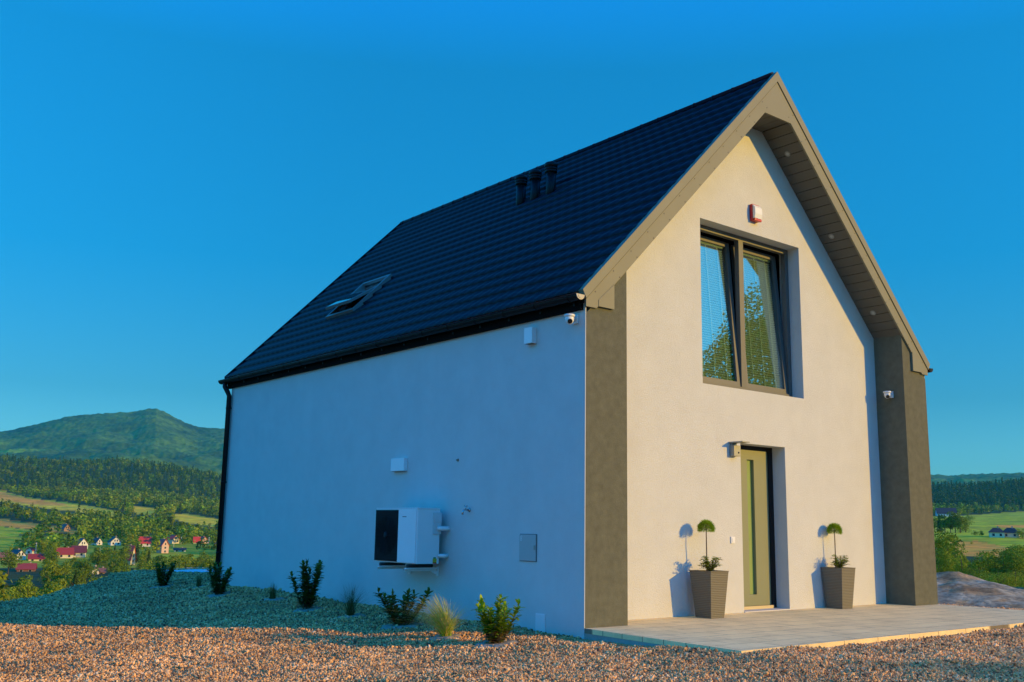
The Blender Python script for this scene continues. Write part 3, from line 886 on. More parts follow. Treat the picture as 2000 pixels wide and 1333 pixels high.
# ------------------------------------------------------------------ things fixed to the walls
# heat pump
hp = empty('heat_pump', (-0.45, 2.58, 0.57), 0, 'white outdoor heat pump with black fan grille on brackets on the long wall', 'heat pump')
PX0, PX1, PY0, PY1, PZ0, PZ1 = 0.01, 0.35, 0.0, 0.98, 0.0, 0.68
mb = MB(); mb.box(PX0, PX1, PY0, PY1, PZ0, PZ1, bev=0.008)
case = mb.build('casing', WHITEM, hp)
mb = MB(); mb.box(PX0 - 0.006, PX1 + 0.004, PY0 - 0.006, PY1 + 0.004, PZ1 + 0.0005, PZ1 + 0.014, bev=0.004)
mb.build('top_cover', WHITEM, case)
mb = MB()
GY0, GY1 = 0.43, 0.975
mb.box(-0.004, 0.0095, GY0, GY1, 0.015, 0.665)
cy, cz = (GY0 + GY1) / 2, 0.34
for k in range(9):
    rr = 0.03 + k * 0.026
    n = 36
    mb.tube([(-0.016, cy + rr * math.cos(2 * math.pi * j / n), cz + rr * math.sin(2 * math.pi * j / n)) for j in range(n + 1)], 0.003, 4, cap=False)
for k in range(12):
    a = math.pi * 2 * k / 12
    mb.tube([(-0.016, cy, cz), (-0.016, cy + 0.25 * math.cos(a), cz + 0.25 * math.sin(a))], 0.003, 4)
for k in range(16):
    mb.box(-0.012, -0.0045, GY0 + 0.01, GY1 - 0.01, 0.04 + k * 0.04, 0.046 + k * 0.04)
mb.lathe([(0.0, -0.022), (0.045, -0.02), (0.05, -0.012)], (0, cy, cz), 18, 0, 'X')
mb.build('fan_grille', mat('black_grille', (0.008, 0.008, 0.01), 0.7, spec=0.2), hp)
mb = MB(); mb.box(-0.0035, 0.0095, 0.02, GY0 - 0.006, 0.01, 0.67); mb.build('front_panel', WHITEM, hp)
mb = MB(); mb.box(-0.0045, -0.0036, 0.24, 0.33, 0.575, 0.585); mb.build('badge', mat('badge_grey', (0.08, 0.09, 0.1), 0.4), hp)
mb = MB(); mb.box(0.24, 0.36, -0.022, -0.0005, 0.37, 0.64, bev=0.006); mb.box(0.245, 0.355, -0.03, -0.0225, 0.52, 0.63)
mb.build('valve_cover', mat('cover_grey_white', (0.62, 0.63, 0.63), 0.5), hp)
mb = MB(); mb.tube([(0.30, -0.02, 0.44), (0.33, -0.06, 0.44), (0.40, -0.07, 0.44), (0.452, -0.07, 0.44)], 0.028, 12)
mb.build('insulated_pipe', WHITEP, hp)
mb = MB(); mb.tube([(0.33, -0.005, 0.10), (0.38, -0.05, 0.10), (0.452, -0.05, 0.10)], 0.026, 12); mb.build('insulated_pipe', WHITEP, hp)
mb = MB(); mb.box(0.255, 0.315, -0.002, -0.0005, 0.005, 0.065, mi=0); mb.box(0.262, 0.302, -0.0035, -0.0022, 0.066, 0.082, mi=1); mb.box(0.262, 0.308, -0.0035, -0.0022, 0.004, 0.018, mi=2)
mb.build('warning_label', [YELLOW, GREENL, REDP], hp)
for yy in (0.16, 0.80):
    mb = MB(); mb.tube([(-0.02, yy, -0.028), (0.36, yy, -0.028)], 0.022, 10); mb.build('rubber_foot', DARK, hp)
    mb = MB()
    mb.box(-0.05, 0.445, yy - 0.02, yy + 0.02, -0.068, -0.052); mb.box(-0.05, 0.445, yy + 0.016, yy + 0.02, -0.095, -0.052)
    mb.prism([(0.33, -0.0965), (0.445, -0.0965), (0.445, -0.15)], 1, yy - 0.002, yy + 0.002)
    mb.box(0.436, 0.4495, yy - 0.02, yy + 0.02, -0.16, -0.04)
    mb.build('wall_bracket', WHITEM, hp)

def dome_camera(name, loc, rz, label, aim):
    """bracket on the wall at loc, ball camera hanging below; local +x points away from the wall"""
    t = empty(name, loc, rz, label, 'camera', 'white dome cameras on the house')
    mb = MB(); mb.box(0.0005, 0.02, -0.045, 0.045, -0.05, 0.05, bev=0.004); mb.tube([(0.018, 0, -0.01), (0.05, 0, 0.02), (0.10, 0, 0.028)], 0.02, 10)
    mb.build('wall_mount', WHITEP, t)
    mb = MB(); mb.lathe([(0.0, 0.045), (0.055, 0.045), (0.062, 0.038), (0.062, 0.02), (0.052, 0.015), (0.0, 0.015)], (0.10, 0, 0), 22)
    mb.build('base_ring', WHITEP, t)
    mb = MB(); prof = [(0.050, 0.015), (0.052, -0.005), (0.048, -0.03), (0.036, -0.052), (0.018, -0.066), (0.0, -0.07)]
    mb.lathe(prof, (0.10, 0, 0), 22)
    h = mb.build('ball_housing', WHITEP, t)
    d = Vector(aim).normalized()
    mb = MB(); q = Vector((0.10, 0, -0.012)) + d * 0.030
    mb.tube([q, q + d * 0.026], 0.028, 16); mb.build('lens', LENS, h)
    return t
dome_camera('security_camera', (-0.0, 0.155, 3.375), math.pi, 'small white dome camera on the long wall under the front eaves corner', (0.5, 0.75, -0.65))
dome_camera('security_camera', (HW - PW, 0.22, 3.15), math.pi, 'small white dome camera on the inner side of the right grey pillar', (0.6, 0.45, -0.6))

def vent_box(loc, w, h, d, label):
    t = empty('wall_vent', loc, 0, label, 'vent', 'white box vents on the long wall')
    mb = MB(); mb.box(-d, -0.0005, -w / 2, w / 2, -h / 2, h / 2, bev=0.004); b_ = mb.build('cover', WHITEP, t)
    mb = MB()
    for k in range(4): mb.box(-d + 0.01 + k * (d - .02) / 4, -d + 0.014 + k * (d - .02) / 4, -w / 2 + 0.01, w / 2 - 0.01, -h / 2 - 0.004, -h / 2 - 0.0005)
    mb.build('louvre', GREYM, t)
    return t
vent_box((0, 3.70, 1.86), 0.33, 0.175, 0.06, 'wide white box vent on the long wall above the heat pump')
vent_box((0, 0.915, 3.285), 0.145, 0.19, 0.075, 'narrow white box vent high on the long wall near the front corner')

tp = empty('garden_tap', (0, 2.09, 1.245), 0, 'small metal garden tap on the long wall right of the heat pump', 'tap')
mb = MB(); mb.lathe([(0.0, 0.0), (0.028, -0.001), (0.024, -0.012), (0.011, -0.016)], (0, 0, 0), 16, 0, 'X'); mb.tube([(-0.01, 0, 0), (-0.075, 0, 0), (-0.10, 0, -0.015), (-0.108, 0, -0.06)], [0.012, 0.012, 0.012, 0.014], 10)
mb.build('spout', CHROME, tp)
mb = MB(); mb.tube([(-0.06, 0, 0.005), (-0.06, 0, 0.045)], 0.008, 8); mb.tube([(-0.06, -0.032, 0.047), (-0.06, 0.032, 0.047)], 0.007, 8); mb.build('handle', CHROME, tp)

cb = empty('meter_cabinet', (0, 0.94, 0.815), 0, 'flat pale grey meter cabinet door set in the long wall', 'cabinet')
mb = MB(); mb.box(-0.004, -0.0005, -0.152, 0.152, -0.155, 0.155); mb.build('frame', mat('dark_gap', (0.09, 0.10, 0.10), 0.7), cb)
mb = MB(); mb.box(-0.018, -0.0045, -0.145, 0.145, -0.148, 0.148, bev=0.003); cdoor = mb.build('door', CREAMP, cb)
mb = MB(); mb.box(-0.026, -0.0185, -0.14, -0.118, -0.02, 0.03, bev=0.002); mb.build('latch', GREYM, cb)
mb = MB()
n = 20
for zc in (0.118, 0.088):
    mb.tube([(-0.0195, 0.112 + 0.014 * math.cos(2 * math.pi * j / n), zc + 0.013 * math.sin(2 * math.pi * j / n)) for j in range(n + 1)], 0.003, 5, cap=False)
mb.build('emblem', WHITEP, cdoor)

lp = empty('inspection_cover', (0, 0.71, -0.002), 0, 'small white rectangular inspection plate low on the long wall by the ground', 'cover plate')
mb = MB(); mb.box(-0.008, -0.0005, -0.08, 0.08, -0.095, 0.10, bev=0.002); mb.build('plate', WHITEM, lp)
mb = MB(); mb.box(-0.0095, -0.0082, -0.068, 0.068, -0.083, 0.088); mb.build('lid', mat('lid_white', (0.70, 0.71, 0.70), 0.5), lp)
sm = MB(); sm.lathe([(0.0, -0.028), (0.010, -0.028), (0.012, -0.018), (0.02, -0.0005), (0.0, -0.0003)], (0, 2.36, 1.873), 14, 0, 'X')
tag(sm.build('outdoor_sensor', mat('sensor_tan', (0.30, 0.25, 0.18), 0.6)), 'tiny brown outdoor sensor knob on the long wall above the tap', 'sensor')

# alarm siren, red body and white face
sr = empty('alarm_siren', (3.70, RC, 5.485), 0, 'red and white alarm siren on the gable above the upstairs window', 'alarm')
mb = MB(); mb.box(-0.085, 0.085, -0.055, -0.0005, -0.115, 0.125, bev=0.012); mb.build('back_box', REDP, sr)
mb = MB(); mb.prism([(-0.0555, 0.115), (-0.095, 0.07), (-0.10, -0.02), (-0.085, -0.085), (-0.0555, -0.085)], 0, -0.078, 0.078); mb.build('front_cover', WHITEP, sr)
mb = MB(); mb.box(-0.07, 0.078, -0.088, -0.0556, -0.122, -0.0885, bev=0.006); mb.build('light_strip', REDP, sr)

# wall lamp: box body with flat canopy
wlmp = empty('wall_lamp', (3.12, RC, 2.10), 0, 'square metal wall lamp with flat canopy left of the entrance door', 'lamp')
mb = MB(); mb.box(-0.065, 0.065, -0.085, -0.0005, -0.085, 0.055, bev=0.004); lb = mb.build('body', GREYM, wlmp)
mb = MB(); mb.box(-0.075, 0.075, -0.23, -0.0005, 0.088, 0.104, bev=0.003); mb.build('canopy', GREYM, wlmp)
mb = MB(); mb.box(-0.05, 0.05, -0.035, -0.0005, 0.0555, 0.0875); mb.build('arm', GREYM, wlmp)
mb = MB(); mb.lathe([(0.0, -0.004), (0.012, -0.004), (0.014, 0.0)], (0.02, -0.0855, -0.04), 12, 0, 'Y'); mb.build('sensor', LENS, lb)
db = empty('doorbell', (3.075, RC, 0.925), 0, 'small white doorbell switch on the wall left of the door', 'doorbell')
mb = MB(); mb.box(-0.038, 0.038, -0.016, -0.0005, -0.042, 0.042, bev=0.004); mb.build('plate', WHITEP, db)
mb = MB(); mb.box(-0.022, 0.022, -0.021, -0.0165, -0.026, 0.026, bev=0.002); mb.build('button', WHITEP, db)

# ------------------------------------------------------------------ plants
def leaf_np(p, d, up, L, W, droop=0.2):
    """one pointed leaf as 2 quads folded at the midrib -> verts, faces(quads)"""
    d = d / (np.linalg.norm(d) + 1e-9)
    s = np.cross(d, up); s /= (np.linalg.norm(s) + 1e-9)
    nrm = np.cross(s, d)
    v = [p, p + d * L * .35 + s * W * .5 + nrm * W * .12, p + d * L * .75 + s * W * .38 + nrm * W * (.08) - up * L * droop * .4, p + d * L - up * L * droop,
         p + d * L * .75 - s * W * .38 + nrm * W * .08 - up * L * droop * .4, p + d * L * .35 - s * W * .5 + nrm * W * .12,
         p + d * L * .35, p + d * L * .75 - up * L * droop * .45]
    f = [(0, 6, 1, 1), (6, 7, 2, 1), (7, 3, 2, 2), (0, 5, 6, 6), (5, 4, 7, 6), (4, 3, 7, 7)]
    return v, f
class LeafSet:
    def __init__(s): s.v = []; s.t = []; s.c = []
    def add(s, p, d, L, W, col, droop=0.2, up=np.array([0, 0, 1.0])):
        v, f = leaf_np(np.array(p, float), np.array(d, float), up, L, W, droop)
        b = len(s.v); s.v += v; s.c += [col] * len(v)
        for q in f:
            q = list(dict.fromkeys(q))
            if len(q) == 4: s.t += [(b + q[0], b + q[1], b + q[2]), (b + q[0], b + q[2], b + q[3])]
            else: s.t.append(tuple(b + x for x in q))
    def build(s, name, m, parent): return np_mesh(name, s.v, s.t, m, parent, cols=np.array(s.c))
LEAF = attr_mat('leaf', rough=0.45, nscale=25, amp=0.25, trans=0.28, spec=0.35)
BLADE = attr_mat('grass_blade', rough=0.6, nscale=25, amp=0.2, trans=0.3)

def laurel(loc, h, w, nst, label, seed, lit=False):
    r = random.Random(seed)
    z = float(terrain(np.array([loc[0]]), np.array([loc[1]]))[0])
    t = empty('laurel_shrub', (loc[0], loc[1], z), 0, label, 'shrub', 'young laurel shrubs along the long wall')
    sb, ls = MB(), LeafSet()
    for k in range(nst):
        a = 2 * math.pi * (k + r.random() * .6) / nst
        lean = r.uniform(.35, 1.15) * w * 0.62
        hh = h * r.uniform(0.7, 1.0)
        pts = []
        for j in range(7):
            q = j / 6
            pts.append(Vector((math.cos(a) * (0.02 + lean * q ** .8) + r.gauss(0, .005), math.sin(a) * (0.02 + lean * q ** .8) + r.gauss(0, .005), -0.03 + (hh + .03) * q)))
        sb.tube(pts, [0.007 - 0.0007 * j for j in range(7)], 6)
        nl = int(hh / 0.0062)
        for j in range(nl):
            q = 0.10 + 0.9 * j / nl
            i = min(5, int(q * 6)); p = pts[i].lerp(pts[i + 1], q * 6 - i)
            ang = j * 2.4 + r.random() * .7
            el = r.uniform(0.1, 0.8) + (0.7 if q > 0.93 else 0)
            L = r.uniform(0.075, 0.12) * (0.75 if q > 0.93 else 1)
            d = (math.cos(ang) * math.cos(el), math.sin(ang) * math.cos(el), math.sin(el))
            g = r.uniform(0.75, 1.25); young = max(0, q - 0.55) * 1.6
            if lit:  # sunlight painted into the leaf colour; the other set is for shaded shrubs
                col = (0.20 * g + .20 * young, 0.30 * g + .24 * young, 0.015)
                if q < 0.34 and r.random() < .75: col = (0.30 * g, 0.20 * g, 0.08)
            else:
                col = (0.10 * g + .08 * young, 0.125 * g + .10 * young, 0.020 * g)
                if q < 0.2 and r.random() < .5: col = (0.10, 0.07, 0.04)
            ls.add(p, d, L, L * 0.5, col, r.uniform(0.05, 0.3))
    sb.build('stem', BARK, t)
    ls.build('foliage', LEAF, t)
    return t
def grass_tuft(loc, h, w, n, label, seed, lit=False, lean=(0, 0)):
    r = random.Random(seed)
    z = float(terrain(np.array([loc[0]]), np.array([loc[1]]))[0])
    V, F, Cc = [], [], []
    for k in range(n):
        a = r.uniform(0, 2 * math.pi); sp = abs(r.gauss(0, 0.5)); hh = h * r.uniform(0.45, 1.0)
        bx, by = r.gauss(0, .018), r.gauss(0, .018)
        px_, py_ = -math.sin(a), math.cos(a); wd = r.uniform(.0020, .0036)
        seg = 6; b = len(V)
        straw = r.random() < (0.3 if lit else 0.2)
        for j in range(seg + 1):
            q = j / seg
            out = sp * w * q ** 1.6 ; zz = hh * (q - 0.35 * min(1, sp) * q ** 3)
            c = (bx + math.cos(a) * out + lean[0] * q * q * h, by + math.sin(a) * out + lean[1] * q * q * h, -0.01 + zz)
            ww = wd * (1 - 0.8 * q)
            V += [(c[0] - px_ * ww, c[1] - py_ * ww, c[2]), (c[0] + px_ * ww, c[1] + py_ * ww, c[2])]
            if lit: col = (0.34 + .40 * q, 0.56 + .10 * q, 0.03 + .10 * q) if not straw else (0.75, 0.55, 0.22)  # blades in the sun get a brighter painted colour than shaded ones
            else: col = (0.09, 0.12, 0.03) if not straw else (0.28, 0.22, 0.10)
            Cc += [col, col]
        for j in range(seg):
            F.append((b + 2 * j, b + 2 * j + 1, b + 2 * j + 3, b + 2 * j + 2))
    o = np_mesh('feather_grass', V, F, BLADE, cols=np.array(Cc))
    o.location = (loc[0], loc[1], z)
    return tag(o, label, 'grass tuft', 'feather grass tufts along the long wall')

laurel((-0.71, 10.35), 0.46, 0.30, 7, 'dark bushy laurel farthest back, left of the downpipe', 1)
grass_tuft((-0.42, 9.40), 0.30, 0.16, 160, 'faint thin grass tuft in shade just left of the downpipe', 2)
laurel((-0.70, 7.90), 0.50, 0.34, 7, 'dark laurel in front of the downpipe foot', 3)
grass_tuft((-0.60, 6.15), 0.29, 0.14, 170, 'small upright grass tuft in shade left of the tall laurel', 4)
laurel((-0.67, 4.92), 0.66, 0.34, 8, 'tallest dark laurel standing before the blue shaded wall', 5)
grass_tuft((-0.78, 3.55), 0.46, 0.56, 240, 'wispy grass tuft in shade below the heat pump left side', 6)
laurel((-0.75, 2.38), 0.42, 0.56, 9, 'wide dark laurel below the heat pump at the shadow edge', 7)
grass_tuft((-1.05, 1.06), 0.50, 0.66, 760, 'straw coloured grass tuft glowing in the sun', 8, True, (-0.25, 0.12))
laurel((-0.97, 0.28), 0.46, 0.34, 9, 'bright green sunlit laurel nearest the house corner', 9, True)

def topiary(loc, lab, seed):
    r = random.Random(seed)
    t = empty('planter', (loc[0], loc[1], 0.0), R(0), 'tall square woven planter ' + lab, 'planter', 'woven planters by the entrance')
    b, tp_, H = 0.122, 0.168, 0.56
    mb = MB()
    def ring(s_, z): return [mb.bm.verts.new((sx * s_, sy * s_, z)) for sx, sy in ((-1, -1), (1, -1), (1, 1), (-1, 1))]
    R0, R1, R2, R3, R4 = ring(b, 0.0005), ring(tp_ - .002, H - 0.02), ring(tp_ + 0.003, H), ring(tp_ - 0.02, H), ring(tp_ - 0.03, H - 0.06)
    for A, B in ((R0, R1), (R1, R2), (R2, R3), (R3, R4)):
        for k in range(4): mb.bm.faces.new([A[k], A[(k + 1) % 4], B[(k + 1) % 4], B[k]])
    mb.bm.faces.new(R0)
    mb.build('pot', WEAVE, t)
    mb = MB(); s_ = tp_ - 0.03; mb.face([(-s_, -s_, H - .045), (s_, -s_, H - .045), (s_, s_, H - .045), (-s_, s_, H - .045)]); mb.build('soil', SOIL, t)
    tree = empty('pompom_tree', (loc[0] + .02, loc[1] + .05, H - .045), 0, 'little standard tree with flat topped green pompom crown ' + lab, 'potted tree', 'pompom trees in the planters')
    mb = MB(); hx, hz = (0.0, 0.0), 0.56
    mb.tube([(0, 0, -0.01), (0.006, 0.004, 0.18), (-0.004, -0.004, 0.38), (0.0, 0, 0.60)], [0.009, 0.007, 0.007, 0.005], 8)
    for k in range(7):
        a = k * 0.9; mb.tube([(0, 0, 0.52), (0.05 * math.cos(a), 0.05 * math.sin(a), 0.60)], 0.003, 5)
    mb.build('trunk', BARK, tree)
    V, F, Cc = [], [], []
    for k in range(3600):
        u_ = r.random(); a = r.uniform(0, 2 * math.pi); el = math.asin(u_) if r.random() < .85 else -math.asin(u_ * .35)
        rr = r.uniform(0.45, 1.0) ** .5
        o = Vector((math.cos(a) * math.cos(el) * 0.096 * rr, math.sin(a) * math.cos(el) * 0.096 * rr, 0.548 + math.sin(el) * 0.10 * rr + r.gauss(0, .004)))
        d = Vector((math.cos(a) * math.cos(el), math.sin(a) * math.cos(el), math.sin(el) * .8 - .1)) + Vector((r.gauss(0, .35), r.gauss(0, .35), r.gauss(0, .35)))
        d.normalize(); L = r.uniform(.022, .038); s2 = d.cross(Vector((r.gauss(0, 1), r.gauss(0, 1), r.gauss(0, 1)))).normalized() * 0.0022
        b_ = len(V); V += [tuple(o - s2), tuple(o + s2), tuple(o + d * L)]; F.append((b_, b_ + 1, b_ + 2))
        g = r.uniform(.6, 1.35); Cc += [(0.30 * g, 0.44 * g, 0.012)] * 3
    np_mesh('crown', V, F, LEAF, tree, cols=np.array(Cc))
    tr = empty('trailing_plant', (loc[0] - .0, loc[1] - .03, H - .045), 0, 'small loose leafy plant with tiny flowers ' + lab, 'plant', 'underplanting in the planters')
    sb, ls = MB(), LeafSet()
    for k in range(64):
        a = r.uniform(0, 2 * math.pi); ln = r.uniform(0.06, 0.17); up_ = r.uniform(.05, .2)
        pts = [Vector((math.cos(a) * ln * q ** .8 * 1.05, math.sin(a) * ln * q ** .8 * .8, 0.03 + up_ * math.sin(q * 2.0) * .95)) for q in (0, .25, .5, .75, 1)]
        sb.tube(pts, 0.0018, 4)
        for j in range(11):
            q = (j + 1) / 11.0 * 3.99; i = int(q); p = pts[i].lerp(pts[i + 1], q - i)
            g = r.uniform(.6, 1.3)
            col = (0.32 * g, 0.38 * g, 0.035 * g) if r.random() > .07 else (0.5, 0.45, 0.35)
            an = r.uniform(0, 6.28); ls.add(p, (math.cos(an), math.sin(an), r.uniform(-.2, .7)), r.uniform(.024, .042), r.uniform(.015, .026), col)
    sb.build('stems', STEM, tr); ls.build('leaves', LEAF, tr)
topiary((2.285, 0.205), 'left of the entrance door', 31)
topiary((5.165, 0.285), 'right of the entrance door', 32)

# pale sand saucers round the plants
for (x, y, rr) in ((-0.71, 10.35, .3), (-0.42, 9.4, .16), (-0.70, 7.9, .32), (-0.6, 6.15, .24), (-0.67, 4.92, .27), (-0.78, 3.55, .26), (-0.75, 2.38, .36), (-1.05, 1.06, .24), (-0.97, .28, .30)):
    n = 26; V, F = [], []; rr *= 0.72
    rg = 5
    for i in range(rg + 1):
        for k in range(n):
            a = 2 * math.pi * k / n; q = rr * i / rg * (1 + 0.22 * math.sin(k * 1.7 + x * 9) + 0.1 * math.sin(k * 3.1))
            V.append((x + q * math.cos(a), y + q * math.sin(a), 0))
    V = np.array(V); V[:, 2] = terrain(V[:, 0], V[:, 1]) + 0.022
    V[rg * n:, 2] -= 0.03
    for i in range(rg):
        for k in range(n): F.append((i * n + k, i * n + (k + 1) % n, (i + 1) * n + (k + 1) % n, (i + 1) * n + k))
    o = np_mesh('planting_bed', V, F, SAND, smooth=True); tag(o, kind='structure')

# ------------------------------------------------------------------ gravel stones
def rock(seed):
    r = np.random.default_rng(seed)
    bm = bmesh.new(); bmesh.ops.create_icosphere(bm, subdivisions=1, radius=1.0)
    sc = r.uniform(.65, 1.15, 3); sc[2] *= .85
    for v in bm.verts:
        k = 1 + r.uniform(-.28, .22); v.co = Vector((v.co.x * sc[0] * k, v.co.y * sc[1] * k, v.co.z * sc[2] * k))
    me = bpy.data.meshes.new('stone'); bm.to_mesh(me); bm.free(); me.materials.append(STONE)
    return bpy.data.objects.new('stone', me)
rocks = bpy.data.collections.new('stones')
for k in range(7): rocks.objects.link(rock(50 + k))
def scatter(name, P, Sc, label, cat):
    me = bpy.data.meshes.new(name)
    me.vertices.add(len(P)); me.vertices.foreach_set('co', P.astype(np.float32).ravel())
    a = me.attributes.new('sz', 'FLOAT', 'POINT'); a.data.foreach_set('value', Sc.astype(np.float32))
    a = me.attributes.new('rt', 'FLOAT_VECTOR', 'POINT'); a.data.foreach_set('vector', RNG.uniform(0, 6.28, (len(P), 3)).astype(np.float32).ravel())
    me.update()
    o = bpy.data.objects.new(name, me); COL.objects.link(o)
    ng = bpy.data.node_groups.new(name + '_scatter', 'GeometryNodeTree')
    ng.interface.new_socket('Geometry', in_out='INPUT', socket_type='NodeSocketGeometry')
    ng.interface.new_socket('Geometry', in_out='OUTPUT', socket_type='NodeSocketGeometry')
    N = ng.nodes; gi = N.new('NodeGroupInput'); go = N.new('NodeGroupOutput')
    ci = N.new('GeometryNodeCollectionInfo'); ci.inputs[0].default_value = rocks
    ci.inputs['Separate Children'].default_value = True; ci.inputs['Reset Children'].default_value = True
    ip = N.new('GeometryNodeInstanceOnPoints'); ip.inputs['Pick Instance'].default_value = True
    na = N.new('GeometryNodeInputNamedAttribute'); na.data_type = 'FLOAT'; na.inputs['Name'].default_value = 'sz'
    nb = N.new('GeometryNodeInputNamedAttribute'); nb.data_type = 'FLOAT_VECTOR'; nb.inputs['Name'].default_value = 'rt'
    L = ng.links.new
    L(gi.outputs[0], ip.inputs['Points']); L(ci.outputs[0], ip.inputs['Instance'])
    L(nb.outputs[0], ip.inputs['Rotation']); L(na.outputs[0], ip.inputs['Scale']); L(ip.outputs[0], go.inputs[0])
    md = o.modifiers.new('scatter', 'NODES'); md.node_group = ng
    return tag(o, label, cat, kind='stuff')
NST = 620000
az = np.radians(RNG.uniform(0, 80, NST)); rr = 4.6 + (31 - 4.6) * RNG.random(NST) ** 1.25
X = CAM[0] + rr * np.sin(az); Y = CAM[1] + rr * np.cos(az)
keep = ~((X > -0.005) & (X < HW + 0.01) & (Y > -0.01) & (Y < HL)) & ~((X > -0.16 - 0.0) & (X < 7.47) & (Y > -2.22) & (Y < 0.0)) & (rr < crest(np.degrees(az)) + 3)
# bare sandy rings round the plants, and the pale slab
for (x, y, q) in ((-0.71, 10.35, .3), (-0.42, 9.4, .16), (-0.70, 7.9, .32), (-0.6, 6.15, .24), (-0.67, 4.92, .27), (-0.78, 3.55, .26), (-0.75, 2.38, .36), (-1.05, 1.06, .24), (-0.97, .28, .30)):
    keep &= ~((np.hypot(X - x, Y - y) < q * .6 * (1 + .25 * np.sin(9 * X + 7 * Y))) & (RNG.random(NST) < .8))
SLP = np.array(sl)
keep &= ~in_poly(X, Y, SLP)
X, Y, rr = X[keep], Y[keep], rr[keep]
Sc = 0.74 * (0.0065 + 0.011 * RNG.random(len(X)) ** 2.2 + 0.012 * (RNG.random(len(X)) > .985)) * (1 + 0.055 * np.maximum(rr - 7, 0))
Z = terrain(X, Y) + Sc * 0.45 + RNG.random(len(X)) ** 3 * 0.012
scatter('gravel', np.stack([X, Y, Z], -1), Sc, 'loose tan and grey gravel covering the yard', 'gravel')

# ------------------------------------------------------------------ gravel heap, right of the house
def heap():
    az0 = math.radians(63.4); c = CAM[:2] + 24.0 * np.array([math.sin(az0), math.cos(az0)])
    lat = np.array([math.cos(az0), -math.sin(az0)]); dep = np.array([math.sin(az0), math.cos(az0)])
    ns, nd = 110, 60
    s_ = np.linspace(-9, 3.4, ns); d_ = np.linspace(-4.2, 4.2, nd)
    SS, DD = np.meshgrid(s_, d_, indexing='ij')
    prof = np.interp(SS, [-9, -7.5, -5, -2.2, -0.95, -0.75, -0.35, 0.1, 0.8, 1.6, 2.4, 3.4], [0, .35, .62, .66, .60, .60, .66, .55, .40, .12, -.12, -.5]) - .06
    fall = np.clip(1 - (np.abs(DD + 0.35 * np.sin(SS)) / 3.6) ** 1.6, 0, 1)
    x = c[0] + SS * lat[0] + DD * dep[0]; y = c[1] + SS * lat[1] + DD * dep[1]
    g = terrain(x, y)
    z = g - 0.08 + np.maximum(prof, 0) * fall * (1 + 0.12 * fbm(x * .8, y * .8, 6, 4)) + .03 * fbm(x * 4, y * 4, 4, 3) * fall
    V = np.stack([x, y, z], -1).reshape(-1, 3)
    i = np.arange(ns - 1)[:, None] * nd + np.arange(nd - 1)[None, :]
    F = np.stack([i, i + 1, i + nd + 1, i + nd], -1).reshape(-1, 4)
    n = fbm(x / 1.1, y / 1.1, 2, 4); n2 = fbm(x * 3, y * 3, 5, 3)
    C = np.array([0.40, 0.33, 0.20]) * (1 + .3 * n + .3 * n2)[..., None]
    grs = (n > 0.25)[..., None] & (SS < 1)[..., None]
    C = np.where(grs, np.array([0.42, 0.27, 0.12]) * (1 + .4 * n2)[..., None], C)
    o = np_mesh('gravel_heap', V, F, attr_mat('heap_gravel', nscale=9, amp=.45, bump=0.03, bscale=12), cols=np.clip(C, .02, 1).reshape(-1, 3), smooth=True)
    return tag(o, 'long low heap of earth and gravel right of the house', 'gravel heap')
heap()

